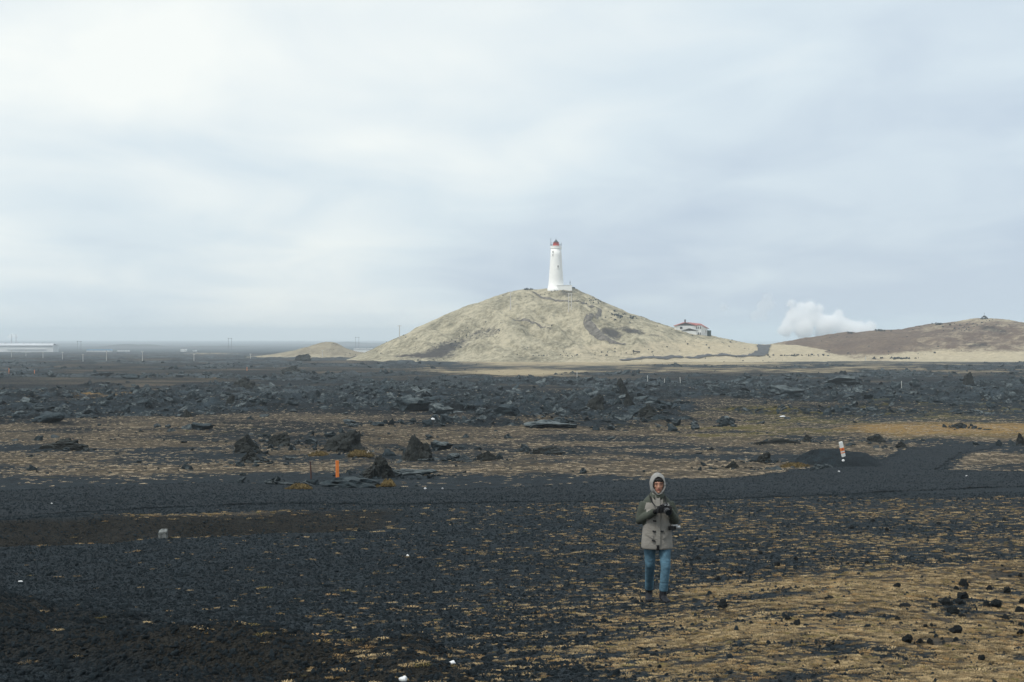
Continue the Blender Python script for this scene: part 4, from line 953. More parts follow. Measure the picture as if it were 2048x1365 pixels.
# dry tufts: low wind-combed cushions of blades
def tuft_mesh(seed, m, nb=46, ln=0.55, hgt=0.30, wd=0.035):
    r_ = random.Random(seed); v = []; f_ = []
    for i in range(nb):
        a = r_.random() * 6.28; rr = math.sqrt(r_.random()) * 0.75; bx, by = rr * math.cos(a) * 1.1, rr * math.sin(a) * 0.7
        d = a + r_.uniform(-0.9, 0.9); l_ = ln * r_.uniform(0.5, 1.1); h_ = hgt * (1.05 - rr * 0.75) * r_.uniform(0.5, 1.2)
        dx, dy = math.cos(d), math.sin(d); w_ = wd * r_.uniform(0.6, 1.4); o_ = len(v)
        v += [(bx - dy * w_, by + dx * w_, -0.03), (bx + dy * w_, by - dx * w_, -0.03), (bx + dx * l_ * 0.5 - dy * w_ * .8, by + dy * l_ * 0.5 + dx * w_ * .8, h_), (bx + dx * l_ * 0.5 + dy * w_ * .8, by + dy * l_ * 0.5 - dx * w_ * .8, h_), (bx + dx * l_, by + dy * l_, h_ * 0.55)]
        f_ += [(o_, o_ + 1, o_ + 3), (o_, o_ + 3, o_ + 2), (o_ + 2, o_ + 3, o_ + 4)]
    me = bpy.data.meshes.new('tuft'); me.from_pydata(v, [], f_); me.materials.append(m); return me
def tuss(n, b):
    v = wpos(n); n.links.new(rampn(n, noise(n, v, 7.0, 7, 0.75), [(0.34, (0.035, 0.030, 0.014)), (0.5, (0.115, 0.085, 0.038)), (0.66, (0.26, 0.19, 0.085))]), b.inputs['Base Color']); b.inputs['Roughness'].default_value = 0.9; b.inputs['Specular IOR Level'].default_value = 0.1
M_TUSS = mat('tussock_grass', tuss)
TU = [tuft_mesh(600 + i, M_TUFT) for i in range(6)]
TB = [tuft_mesh(640 + i, M_TUFTB) for i in range(5)]
TG = [tuft_mesh(620 + i, M_TUFTG, 60, 0.6, 0.45) for i in range(3)]
x_, y_ = frustum(230000, 9.5, 46, 0.95)
p_ = pxof(x_, y_); sd_ = path_sd(x_, y_); mm = masks(x_, y_, p_, np.zeros_like(x_), sd_)
cl = 0.5 + 1.0 * fbm(x_ * 1.1, y_ * 2.2, 3, 701)
prob = np.clip((mm['moss'] * 1.1 + 0.0022) * np.clip(cl * 1.4 - 0.15, 0, 2) * (0.55 + 0.75 * mm['moss']), 0, 1) * (sd_ < -0.1)
k_ = rng.random(len(x_)) < prob
x_, y_, cl_ = x_[k_], y_[k_], cl[k_]
s_ = (0.026 + 0.055 * rng.random(len(x_)) ** 2.0) * (0.8 + 0.014 * y_)
scatter('dry_grass', TU, np.column_stack([x_, y_, H(x_, y_)]), np.column_stack([0 * x_, 0 * x_, rng.normal(0.25, 0.5, len(x_)) + 3.14 * (rng.random(len(x_)) < .5)]),
        np.column_stack([s_ * rng.uniform(0.8, 1.5, len(x_)), s_, s_ * rng.uniform(0.5, 1.15, len(x_))]), 'pale dry grass tufts scattered on the black foreground', 'grass')
n_near = len(x_)
x_, y_ = frustum(200000, 50, 260, 0.9)
p_ = pxof(x_, y_); sd_ = path_sd(x_, y_); la_ = lava_amt(x_, y_); mm = masks(x_, y_, p_, la_, sd_)
cl = 0.5 + 1.1 * fbm(x_ * 0.5, y_ * 0.9, 3, 711)
prob = np.clip((mm['moss'] * 0.8 + 0.6 * mm['ochre'] + 0.5 * mm['green']) * np.clip(cl * 1.5 - 0.2, 0, 2) * 0.75, 0, 1) * (sd_ < -0.1)
k_ = rng.random(len(x_)) < prob; x_, y_ = x_[k_], y_[k_]
s_ = (0.07 + 0.10 * rng.random(len(x_)) ** 1.5) * (0.75 + 0.004 * y_)
scatter('dry_grass', TB, np.column_stack([x_, y_, H(x_, y_)]), np.column_stack([0 * x_, 0 * x_, rng.random(len(x_)) * 6.28]),
        np.column_stack([s_ * rng.uniform(0.8, 1.3, len(x_)), s_, s_ * rng.uniform(0.4, 0.9, len(x_))]), 'brown dry grass beyond the gravel track', 'grass')
# lava rubble
x_, y_ = frustum(165000, 56, 640, 0.85)
la_ = lava_amt(x_, y_); sd_ = path_sd(x_, y_)
ck = np.clip(0.35 + 1.2 * fbm(x_ * 0.045, y_ * 0.035, 3, 721), 0, 1)
rp_ = rough_patch(x_, y_); ck = np.clip(ck * 0.5 + 0.6 * rp_ - 0.1, 0, 1)
k_ = (rng.random(len(x_)) < (la_ * (0.03 + 0.97 * rp_) * (0.22 + 0.78 * ck) + 0.16 * (y_ < 170) * np.clip(fbm(x_ * 0.12, y_ * 0.10, 3, 725) * 2.2 - 0.1, 0, 1))) & (sd_ < -0.5) & (pxof(x_, y_) > -100) 
x_, y_, ck = x_[k_], y_[k_], ck[k_]
s_ = (0.06 + 0.13 * rng.random(len(x_)) ** 2.2 + 0.75 * rng.random(len(x_)) ** 18) * (0.60 + 0.0019 * np.minimum(y_, 350)) * (0.6 + 0.7 * ck)
s_ = np.where(lava_amt(x_, y_) < 0.2, s_ * 0.6, s_)
cr = [o.location for o in C.objects if o.name.startswith(('lava_crag', 'lava_slab'))] + [Vector((*ray_base(1640, 938), 0)), Vector((*ray_base(1700, 938), 0))]
ex = np.array([(c.x + random.gauss(0, 1.1), c.y + random.gauss(0, 1.0)) for c in cr for _ in range(34)])
kp = path_sd(ex[:, 0], ex[:, 1]) < 0.4; ex = ex[kp]
x_ = np.concatenate([x_, ex[:, 0]]); y_ = np.concatenate([y_, ex[:, 1]]); s_ = np.concatenate([s_, 0.05 + 0.20 * rng.random(len(ex)) ** 3])
order = np.argsort(-s_ / y_)
ZR = H(x_, y_)
big = order[:180]; rest = order[180:]
for i in big:
    o = link('lava_block', BLK[int(i) % 8]); f_ = s_[i] * 0.95
    o.location = (x_[i], y_[i], ZR[i] + f_ * 0.12); o.scale = (f_ * random.uniform(.8, 1.5), f_, f_ * random.uniform(.6, 1.2)); o.rotation_euler = (random.uniform(-.4, .4), random.uniform(-.4, .4), random.random() * 6.28)
    zx = pxof(x_[i], y_[i]); side = 'left' if zx < 700 else ('middle' if zx < 1350 else 'right'); dep_ = 'near front' if y_[i] < 125 else ('thick' if y_[i] < 175 else ('upper half' if y_[i] < 240 else 'far back'))
    tag(o, 'rough dark lava block in the %s of the lava rubble at the %s' % (dep_, side), 'rock', 'lava blocks, %s %s' % (dep_.split()[0], side))
scatter('lava_rubble', BLK, np.column_stack([x_[rest], y_[rest], ZR[rest] + 0.1 * s_[rest]]), np.column_stack([rng.normal(0, .35, len(rest)), rng.normal(0, .35, len(rest)), rng.random(len(rest)) * 6.28]),
        np.column_stack([s_[rest] * rng.uniform(.8, 1.6, len(rest)), s_[rest], s_[rest] * rng.uniform(.5, 1.2, len(rest))]), 'jagged dark lava rubble covering the middle ground', 'lava')
print('scatter', n_near, len(rest))
# hillside stones
hs = []
for h_, n_, px0, px1 in ((hillA, 900, 760, 1500), (hillB, 500, 1560, 2090), (hillC, 120, 600, 720)):
    xx = (rng.uniform(px0, px1, n_) - 1024) / F * h_.yr; yy = rng.uniform(h_.yr - 130 if h_ is not hillC else 960, h_.yr + 5, n_)
    kk = fbm(xx * 0.05, yy * 0.05, 3, 731) > 0.02; hs.append(np.column_stack([xx[kk], yy[kk], h_.Z(xx[kk], yy[kk])]))
hs = np.vstack(hs); s_ = 0.15 + 0.55 * rng.random(len(hs)) ** 5
for px, py, spx, spy, n_, sz in ((1238, 631, 14, 4, 26, .9), (1264, 636, 10, 3, 14, .8), (1232, 640, 16, 4, 16, .6), (1057, 580, 10, 1.5, 20, .7), (1142, 577, 6, 2, 16, 1.0), (1120, 584, 24, 5, 24, .5), (1205, 604, 26, 6, 30, .6), (1190, 599, 14, 4, 16, .6), (900, 692, 26, 8, 40, .6), (1225, 705, 60, 1.5, 14, .5), (1110, 712, 70, 1.5, 26, .5), (960, 668, 40, 10, 40, .45), (1935, 655, 40, 8, 30, .8), (1875, 650, 8, 2, 12, 1.0), (1698, 667, 7, 1.5, 10, 1.0), (1762, 662, 10, 1.5, 12, 1.0), (1600, 712, 60, 1.5, 40, .7), (1790, 718, 40, 1.5, 40, .9)):
    c_ = np.array([ground_at(px + rng.normal() * spx * .6, py + rng.normal() * spy * .6, True) for _ in range(n_)]); hs = np.vstack([hs, c_]); s_ = np.concatenate([s_, sz * rng.uniform(.35, 1.0, n_)])
scatter('hillside_stones', BLK, hs + np.array([0, 0, 0.1]), rng.random((len(hs), 3)) * 6.28, np.column_stack([s_, s_, s_ * .8]), 'dark stones dotted over the grassy hillsides', 'stones')

# grass cushions at the foot of the crags
for px, py, wd, hh_, lb in ((738, 975, 46, 11, 'shaggy olive grass tussock under the tilted slab by the orange post'), (776, 974, 22, 13, 'upright brown grass tussock right under the peaked lava rock'), (600, 979, 56, 10, 'low tan grass tussock below the rusty stake'),
                        (718, 914, 56, 12, 'bleached grass tussock in front of the biggest lava hump'), (1590, 936, 60, 10, 'orange-brown grass tussock left of the gravel heap'), (640, 912, 40, 8, 'thin tan tussock left of the biggest lava hump')):
    g_ = ground_at(px, py); s0 = g_.y / F; r_ = random.Random(px); v = []; f_ = []
    W_, Hh = wd * s0 / 2, hh_ * s0
    for i in range(620):
        a = r_.random() * 6.28; rr = math.sqrt(r_.random()); lob = 0.7 + 0.3 * math.sin(3 * a + px) + 0.15 * math.sin(7 * a); bx, by = W_ * rr * lob * math.cos(a), W_ * 0.6 * rr * lob * math.sin(a)
        dd = a + r_.uniform(-.6, .6); l_ = Hh * r_.uniform(.5, 1.0); top = Hh * (1.05 - rr ** 2 * .8) * r_.uniform(.3, 1.25); dx, dy = math.cos(dd), math.sin(dd); w_ = 0.012; o_ = len(v)
        v += [(bx - w_, by, -.05), (bx + w_, by, -.05), (bx + dx * l_ * .4 + w_, by + dy * l_ * .4, top), (bx + dx * l_ * .4 - w_, by + dy * l_ * .4, top), (bx + dx * l_ * .9, by + dy * l_ * .9, top * .6)]
        f_ += [(o_, o_ + 1, o_ + 2, o_ + 3), (o_ + 3, o_ + 2, o_ + 4)]
    me = bpy.data.meshes.new('grass_tussock'); me.from_pydata(v, [], f_); me.materials.append(M_TUSS)
    o = link('grass_tussock', me); o.location = g_; tag(o, lb, 'grass tussock', 'tussocks by the lava crags')

# ------------------------------------------------------------------ posts, block, white bits
M_ORANGE = plain('orange_paint', (0.78, 0.22, 0.045), 0.6, 0.08, 4.0); M_RUST = plain('rust', (0.075, 0.038, 0.030), 0.9, 0.3, 9.0); M_WPOST = plain('marker_white', (0.78, 0.78, 0.75), 0.6, 0.06, 5.0)
M_CONC = plain('concrete', (0.15, 0.16, 0.155), 0.9, 0.5, 9.0, bmp=0.01); M_SNOW = plain('white_lump', (0.66, 0.67, 0.67), 0.8, 0.12, 5.0)
g_ = ground_at(675, 962); s0 = g_.y / F
OP = empty('orange_post', g_); OP.rotation_euler = (0, R(-1), 0.35); tag(OP, 'bright orange square wooden marker post beside the lava rocks', 'marker post')
q = MB(); q.box((0, 0, 19 * s0), (6.0 * s0, 4.5 * s0, 40 * s0)); q.build('shaft', M_ORANGE, OP, bevel=0.006)
q = MB(); q.box((0, 0, 39 * s0 + 0.004), (6.4 * s0, 4.9 * s0, 0.03)); q.build('cap', M_ORANGE, OP)
g_ = ground_at(622, 966); s0 = g_.y / F
o = MB(); o.loft([((0, 0, -0.2), (0, 0, 1), .028, .028), ((.01, 0, 20 * s0), (0, 0, 1), .026, .026), ((0.0, 0, 42 * s0), (0, 0, 1), .024, .024)], 6); o.box((0.0, 0, 41 * s0), (.07, .07, .03)); o.box((0.004, 0, 28 * s0), (.062, .062, .02))
o = o.build('rusty_stake', M_RUST); o.location = g_; o.rotation_euler = (0, R(-2), 0); tag(o, 'thin dark rusty iron stake left of the orange post', 'stake')
g_ = ground_at(1687.5, 914); s0 = g_.y / F
WP = empty('snow_marker_post', g_); WP.rotation_euler = (R(3), R(-14), 0.2); tag(WP, 'leaning white marker post with orange band on the gravel heap', 'marker post')
q = MB(); q.box((0, 0, 16 * s0 - 0.05), (7.2 * s0, 4.0 * s0, 34 * s0)); q.build('shaft', M_WPOST, WP, bevel=0.008)
q = MB(); q.box((0, 0, 15.5 * s0), (7.5 * s0, 4.3 * s0, 6.5 * s0)); bd = q.build('reflector_band', M_ORANGE, WP)
q = MB(); q.tube([(0, -2.0 * s0, 15.5 * s0), (0, -2.35 * s0, 15.5 * s0)], 1.6 * s0, 12); q.build('reflector', M_RED, bd)
q = MB(); q.box((0, 0, 8.5 * s0), (7.4 * s0, 4.2 * s0, 2.2 * s0)); q.build('orange_ring', M_ORANGE, WP)
g_ = ground_at(325, 1077); s0 = g_.y / F
q = MB(); q.add([(-.12, -.1, -.1), (.12, -.12, -.1), (.13, .12, -.1), (-.11, .12, -.1), (-.12, -.09, .17), (.115, -.11, .20), (.125, .10, .27), (-.05, .11, .255), (-.10, .02, .235)],
       [(3, 2, 1, 0), (0, 1, 5, 4), (1, 2, 6, 5), (2, 3, 7, 6), (3, 0, 4, 8, 7), (4, 5, 6, 7, 8)])
o = q.build('concrete_block', M_CONC, bevel=0.012); o.location = g_; o.scale = (.8, .8, .75); o.rotation_euler = (0.05, 0.04, 0.15); tag(o, 'pale broken concrete block lying in the dark trench at the left', 'block')
def lump(px, py, wd, hh_, label, seed):
    me = rock_mesh('white_lump', seed, 3, (1, .8, .6), M_SNOW, 2, .3, .05); put('white_lump', me, px, py, wd, hh_, label, 'lump', 'white lumps on the gravel', sink=0.1)
for i, a_ in enumerate([(905, 1330, 15, 8, 'white lump on the gravel near the bottom edge, left of middle'), (806, 1368, 18, 13, 'white lump cut by the bottom edge of the picture'), (850, 980, 6, 4, 'larger of two white bits on the track right of the orange post'),
                        (885, 979, 4, 3, 'smaller of two white bits on the track right of the orange post'), (815, 1114, 6, 4, 'small white bit on black gravel left of the picture middle'), (40, 1165, 10, 3, 'flat white bit near the left edge below the trench'),
                        (103, 1009, 4, 3, 'tiny white bit on the track at the far left'), (1687, 927, 6, 5, 'white bit on the front of the gravel heap'), (1678, 945, 5, 3, 'white bit at the foot of the gravel heap'), (1934, 954, 5, 3, 'white bit on the right-hand track'),
                        (866, 843, 8, 4, 'white bit at the front of the lava field'), (1566, 835, 12, 3, 'pale flat bit in the moss at the right')]):
    lump(*a_, 800 + i)
# a scrap of pale driftwood by the biggest hump
g_ = ground_at(735, 907)
q = MB(); s0 = g_.y / F
for a_, l_ in ((1.2, 9), (0.5, 8), (2.0, 6)): q.tube([(0, 0, 0), (math.cos(a_) * l_ * s0 * .7, 0, math.sin(a_) * l_ * s0 * .6)], [0.05, 0.02], 5)
o = q.build('driftwood', M_WOOD); o.location = g_; tag(o, 'splintered pale wood scrap right of the biggest lava hump', 'wood scrap')

# ------------------------------------------------------------------ the person
M_SKIN = plain('skin', (0.36, 0.185, 0.125), 0.5, 0.08, 14); M_LIP = plain('lips', (0.26, 0.085, 0.07), 0.5, 0.05, 20); M_HAIR = plain('hair', (0.012, 0.010, 0.009), 0.5, 0.2, 60)
M_EYE = plain('eye', (0.02, 0.016, 0.014), 0.3, 0.1, 40)
def cloth(name, col, sc_, rough=0.85, var=0.16, bmp=0.003):
    def f(n, b):
        v = N(n, 'ShaderNodeTexCoord').outputs['Object']
        q = noise(n, v, sc_, 5, 0.6, 0.6); q2 = noise(n, v, 160.0, 3, 0.6)
        n.links.new(rampn(n, mth(n, 'MULTIPLY_ADD', q, 0.65, mth(n, 'MULTIPLY', q2, 0.35)), [(0.34, tuple(c * (1 - 1.8 * var) for c in col)), (0.66, tuple(c * (1 + var) for c in col))]), b.inputs['Base Color'])
        b.inputs['Roughness'].default_value = rough; b.inputs['Specular IOR Level'].default_value = 0.2
        mp_ = N(n, 'ShaderNodeMapping'); n.links.new(v, mp_.inputs[0]); mp_.inputs['Scale'].default_value = (1.0, 1.0, 2.2)
        bumpn(n, b, noise(n, mp_.outputs[0], 11.0, 3, 0.5, 1.2), 0.9, bmp * 3)
    return mat(name, f)
M_HOOD = cloth('hood_grey', (0.265, 0.260, 0.245), 5, var=0.06, bmp=0.001); M_PARKA = cloth('parka_taupe', (0.235, 0.222, 0.198), 7, var=0.10); M_SLEEVE = cloth('parka_green', (0.062, 0.070, 0.056), 8); M_JEAN = cloth('denim', (0.086, 0.170, 0.230), 6, var=0.34)
M_BOOT = cloth('boot_leather', (0.016, 0.018, 0.022), 12, 0.6); M_GLOVE = cloth('glove', (0.012, 0.012, 0.013), 20, 0.8); M_BLACK = plain('black_plastic', (0.014, 0.014, 0.015), 0.4, 0.1, 20); M_SILV = plain('silver_metal', (0.55, 0.55, 0.55), 0.35, 0.08, 20, 0.6)
M_LENS = plain('lens_glass', (0.008, 0.01, 0.014), 0.06, 0.1, 10)
g_ = ground_at(1314, 1206)
PE = empty('person', (g_.x, g_.y, g_.z)); tag(PE, 'person in taupe hooded parka and blue jeans walking with a camera in both hands', 'person')
def foot_z(lx_, ly_): return gz(g_.x + lx_, g_.y + ly_) - g_.z
zl, zr_ = foot_z(-.075, .34) + .012, foot_z(.075, -.06) + .004
# ankle, knee, hip
aL, kL, hL = (-.075, .34, .115 + zl), (-.090, .05, .50), (-.095, .02, .90)
aR, kR, hR = (.075, -.06, .09 + zr_), (.108, -.09, .49), (.095, .02, .90)
def lerp(a, b, t): return tuple(a[i] + (b[i] - a[i]) * t for i in range(3))
# body: one continuous figure under the clothes
HC = Vector((0.012, -0.035, 1.605))
b_ = MB()
b_.loft([((0, .01, .86), (0, 0, 1), .14, .10), ((0, .01, 1.0), (0, 0, 1), .13, .095), ((0, .01, 1.2), (0, 0, 1), .15, .10), ((0, .01, 1.36), (0, 0, 1), .16, .095), ((0, .005, 1.43), (0, 0, 1), .10, .08), ((0.004, -.005, 1.47), (0, 0, 1), .058, .06), ((.01, -.02, 1.56), (0, 0, 1), .055, .06)], 18)
for a, k2, h in ((aL, kL, hL), (aR, kR, hR)): b_.tube([h, lerp(h, k2, .5), k2, lerp(k2, a, .35), a], [.080, .066, .048, .042, .030], 12)
eL, wL, eR, wR = (-.228, .02, 1.115), (-.070, -.200, 1.245), (.242, .02, 1.115), (.160, -.205, 1.250)
sL, sR = (-.160, .01, 1.362), (.160, .01, 1.362)
b_.tube([sL, eL, wL], [.045, .044, .034], 12); b_.tube([sR, eR, wR], [.045, .044, .034], 12)
# head with brow, nose, lips, chin
b_.ball(HC + Vector((0, .012, .025)), (.076, .094, .094), 26, 18)
b_.loft([(HC + Vector((0, -.030, .06)), (0, 0, -1), .066, .052), (HC + Vector((0, -.038, .02)), (0, 0, -1), .066, .050), (HC + Vector((0, -.044, -.03)), (0, 0, -1), .060, .044), (HC + Vector((0, -.050, -.07)), (0, 0, -1), .045, .036), (HC + Vector((0, -.056, -.104)), (0, 0, -1), .026, .024)], 20)
b_.tube([HC + Vector((0, -.082, .012)), HC + Vector((0, -.097, -.018)), HC + Vector((0, -.106, -.030)), HC + Vector((0, -.092, -.040))], [.009, .012, .014, .010], 10)
b_.ball(HC + Vector((-.012, -.094, -.033)), (.010, .010, .008), 8, 6); b_.ball(HC + Vector((.012, -.094, -.033)), (.010, .010, .008), 8, 6)
b_.tube([HC + Vector((-.05, -.072, .026)), HC + Vector((0, -.086, .022)), HC + Vector((.05, -.072, .026))], [.010, .011, .010], 8)
b_.tube([HC + Vector((-.024, -.086, -.060)), HC + Vector((0, -.095, -.057)), HC + Vector((.024, -.086, -.060))], [.006, .010, .006], 8)
b_.ball(HC + Vector((0, -.078, -.098)), (.018, .014, .013), 10, 8)
b_.ball(HC + Vector((-.04, -.066, -.020)), (.018, .018, .016), 10, 8); b_.ball(HC + Vector((.04, -.066, -.020)), (.018, .018, .016), 10, 8)
for s in (-1, 1): b_.ball(HC + Vector((s * .078, .0, -.01)), (.010, .022, .032), 10, 8)
def pick_face(c):
    d = Vector(c) - HC
    if d.y < -.06 and abs(d.x) < .026 and -.067 < d.z < -.050: return 1
    return 0
body = fused(b_, 'body', [M_SKIN, M_LIP], PE, 0.0048, 3, pick_face)
for s in (-1, 1):
    q = MB(); q.ball(HC + Vector((s * .030, -.0795, .004)), (.0135, .008, .0055), 12, 8); q.build('eye', M_EYE, PE, True)
    q = MB(); q.tube([HC + Vector((s * .012, -.0905, .022)), HC + Vector((s * .032, -.0865, .028)), HC + Vector((s * .052, -.074, .020))], [.0035, .0045, .003], 8); q.build('eyebrow', M_HAIR, PE, True)
# hair: cap with a ragged fringe
q = MB()
q.ball(HC + Vector((0, .016, .030)), (.083, .098, .098), 22, 14)
for i in range(17):
    a = (i - 8) / 8; q.tube([HC + Vector((a * .060, -.046 - .018 * (1 - a * a), .096)), HC + Vector((a * .068, -.062 - .018 * (1 - a * a), .070)), HC + Vector((a * .071 + .004, -.063 - .020 * (1 - a * a), .044 + .010 * math.sin(i * 2.3) - .012 * abs(a)))], [.010, .008, .003], 6)
hair = fused(q, 'hair', M_HAIR, PE, .005, 1)
hm = hair.data; bm = bmesh.new(); bm.from_mesh(hm)
bmesh.ops.delete(bm, geom=[v for v in bm.verts if v.co.z < HC.z + .02 and v.co.y < HC.y - .02], context='VERTS'); bm.to_mesh(hm); bm.free()
# parka: torso, yoke and sleeves in one surface
q = MB()
q.loft([((0, .012, .735), (0, 0, 1), .208, .150), ((0, .012, .76), (0, 0, 1), .214, .154), ((0, .01, .85), (0, 0, 1), .208, .152), ((0, .008, .96), (0, 0, 1), .198, .146), ((0, .006, 1.02), (0, 0, 1), .193, .142), ((0, .006, 1.12), (0, 0, 1), .197, .146),
        ((0, .008, 1.24), (0, 0, 1), .205, .150), ((0, .012, 1.33), (0, 0, 1), .203, .140), ((0, .014, 1.39), (0, 0, 1), .178, .122), ((0, .010, 1.435), (0, 0, 1), .135, .105), ((0, .004, 1.47), (0, 0, 1), .100, .092), ((0.005, .0, 1.50), (0, 0, 1), .088, .084)], 36, p=2.35)
def arm(s, e, w_, wid=1.0):
    m1 = lerp(s, e, .5); m2 = lerp(e, w_, .5)
    q.tube([s, lerp(s, e, .15), m1, lerp(s, e, .85), e, lerp(e, w_, .18), m2, lerp(e, w_, .88), w_], [.064, .074, .074, .069, .067, .066, .060, .050, .047], 18)
    for t_ in (.35, .55, .78): q.tube([lerp(s, e, t_ - .02), lerp(s, e, t_ + .02)], [.080 - .012 * t_, .080 - .012 * t_], 14)
    for t_ in (.25, .45, .65): q.tube([lerp(e, w_, t_ - .03), lerp(e, w_, t_ + .03)], [.068 - .012 * t_, .068 - .012 * t_], 14)
arm(sL, eL, wL); arm(sR, eR, wR)
def segd(p, a, b):
    a, b = Vector(a), Vector(b); t_ = max(0, min(1, (p - a).dot(b - a) / (b - a).length_squared)); return (p - (a + (b - a) * t_)).length
def pick_parka(c):
    c = Vector(c); d = min(segd(c, lerp(sL, eL, .06), eL), segd(c, eL, wL), segd(c, lerp(sR, eR, .06), eR), segd(c, eR, wR))
    if d < .092 and (abs(c.x) > .155 or c.y < -.15 and c.z < 1.30): return 1
    if c.z > 1.365 and abs(c.x) > .07: return 1
    return 0
parka = fused(q, 'parka', [M_PARKA, M_SLEEVE], PE, 0.0075, 5, pick_parka)
# front placket, hem slit lining, toggles, pocket flaps, zip collar
def front_y(x, z):
    zs = [.735, .85, 1.02, 1.24, 1.33, 1.39, 1.435, 1.5]; ry = np.interp(z, zs, [.150, .152, .142, .150, .140, .122, .105, .084]); rx = np.interp(z, zs, [.208, .208, .193, .205, .203, .178, .135, .088]); cy_ = np.interp(z, zs, [.012, .01, .006, .008, .012, .014, .010, 0])
    return float(cy_ - ry * max(0.02, 1 - min(.99, abs(x) / rx) ** 2.35) ** (1 / 2.35))
q = MB(); v = []; zz_ = [.80 + i * .035 for i in range(20)]
for z in zz_:
    y = front_y(.0, z); v += [(-.032, y - .004, z), (-.030, y - .013, z), (.030, y - .013, z), (.032, y - .004, z)]
q.add(v, [(4 * i + j, 4 * i + j + 1, 4 * i + 5 + j, 4 * i + 4 + j) for i in range(19) for j in range(3)] + [(0, 1, 2, 3), (79, 78, 77, 76)])
q.build('placket', M_PARKA, PE)
q = MB(); q.add([(-.022, front_y(0, .74) - .006, .728), (.022, front_y(0, .74) - .006, .728), (.012, front_y(0, .80) - .012, .81), (-.012, front_y(0, .80) - .012, .81), (-.022, front_y(0, .74) + .03, .728), (.022, front_y(0, .74) + .03, .728), (.012, front_y(0, .8) + .03, .81), (-.012, front_y(0, .8) + .03, .81)],
      [(0, 1, 2, 3), (7, 6, 5, 4), (0, 4, 5, 1), (1, 5, 6, 2), (2, 6, 7, 3), (3, 7, 4, 0)]); q.build('hem_lining', M_GLOVE, PE)
for x, z in ((-.052, .985), (-.062, .86), (.055, .985), (-.045, 1.125)):
    q = MB(); q.tube([(x - .022, front_y(x, z) - .012, z + .004), (x + .022, front_y(x, z) - .012, z - .004)], [.011, .011], 8); q.ball((x + .012, front_y(x, z) - .014, z), (.012, .009, .012), 8, 6); q.build('toggle', M_BLACK, PE)
for s in (-1, 1):
    q = MB(); v = []
    for i in range(7):
        x = s * (.065 + .018 * i); z0 = .935 + .012 * i if s == 1 else .935 + .010 * i
        for dz, off in ((0, .012), (-.055, .013)): v.append((x, front_y(x, z0 + dz) - off, z0 + dz))
        for dz, off in ((0, .0), (-.055, .0)): v.append((x, front_y(x, z0 + dz) - off, z0 + dz))
    q.add(v, [(4 * i, 4 * i + 1, 4 * i + 5, 4 * i + 4) for i in range(6)] + [(4 * i + 1, 4 * i + 3, 4 * i + 7, 4 * i + 5) for i in range(6)] + [(4 * i, 4 * i + 4, 4 * i + 6, 4 * i + 2) for i in range(6)] + [(0, 2, 3, 1), (24, 25, 27, 26)])
    q.build('pocket_flap', M_PARKA, PE)
q = MB(); q.tube([(x_, front_y(x_, .765) - .001, .765) for x_ in np.linspace(-.19, .19, 25)], .0035, 6); q.build('hem_seam', M_PARKA, PE)
# hood
def hood_shell():
    v = []; f_ = []; nu, nv = 40, 26
    cH = HC + Vector((-.008, .004, .022))
    for j in range(nv + 1):
        t_ = math.pi * j / nv
        for i in range(nu):
            a = 2 * math.pi * i / nu; d = Vector((math.sin(t_) * math.cos(a), math.sin(t_) * math.sin(a), math.cos(t_)))
            wob = 1 + .02 * math.sin(5 * a + 3 * t_) + .015 * math.sin(9 * t_ + 2 * a)
            r_ = Vector((.104, .130, .134 if d.z > 0 else .165)); pnt = Vector((d.x * r_.x * wob, d.y * r_.y * wob, d.z * r_.z * wob))
            if d.z < -.3: pnt.x *= 1 + .25 * (-.3 - d.z)
            if pnt.y < -.055: pnt.y = -.055 - (-.055 - pnt.y) * .62
            v.append(cH + pnt)
    def inside(p):
        d = p - (HC + Vector((.0, 0, -.008))); w_ = .079 if d.z > -.03 else max(.02, .079 - (-.03 - d.z) * .62)
        return p.y < HC.y - .005 and (d.x / w_) ** 2 + ((d.z - .0) / .118) ** 2 < 1
    for j in range(nv):
        for i in range(nu):
            k2 = (i + 1) % nu; ids = (j * nu + i, (j + 1) * nu + i, (j + 1) * nu + k2, j * nu + k2)
            cc = sum((v[x] for x in ids), Vector()) / 4
            if not inside(cc): f_.append(ids)
    me = bpy.data.meshes.new('hood'); me.from_pydata(v, [], f_); me.materials.append(M_HOOD)
    bm = bmesh.new(); bm.from_mesh(me); bmesh.ops.remove_doubles(bm, verts=bm.verts[:], dist=1e-4); bmesh.ops.delete(bm, geom=[x for x in bm.verts if not x.link_faces], context='VERTS'); bmesh.ops.recalc_face_normals(bm, faces=bm.faces[:])
    for x in bm.verts:
        if x.is_boundary and x.co.y < HC.y:
            d = x.co - (HC + Vector((0, 0, -.008))); x.co.x = HC.x + d.x * .98
    bm.to_mesh(me); bm.free(); me.polygons.foreach_set('use_smooth', [True] * len(me.polygons))
    o = link('hood', me, PE); s_ = o.modifiers.new('solid', 'SOLIDIFY'); s_.thickness = .016; s_.offset = -0.6
    u_ = o.modifiers.new('sub', 'SUBSURF'); u_.levels = 1; u_.render_levels = 2
    return o
hood_shell()
q = MB(); ring = [HC + Vector((math.cos(a) * (.087 - (.035 if math.sin(a) < 0 else 0) * (-math.sin(a)) ** 2), -.080, -.006 + math.sin(a) * .122)) for a in np.linspace(0, 2 * math.pi, 33)[:-1]]
q.tube(ring + [ring[0], ring[1]], .0075, 8); q.build('hood_rim', M_HOOD, PE, True)
# raised collar below the chin
q = MB(); q.loft([((0.003, -.012, 1.415), (0, -.1, 1), .112, .098), ((.004, -.022, 1.455), (0, -.15, 1), .098, .090), ((.006, -.030, 1.485), (0, -.2, 1), .086, .078)], 24); q.build('collar', M_SLEEVE, PE, True)
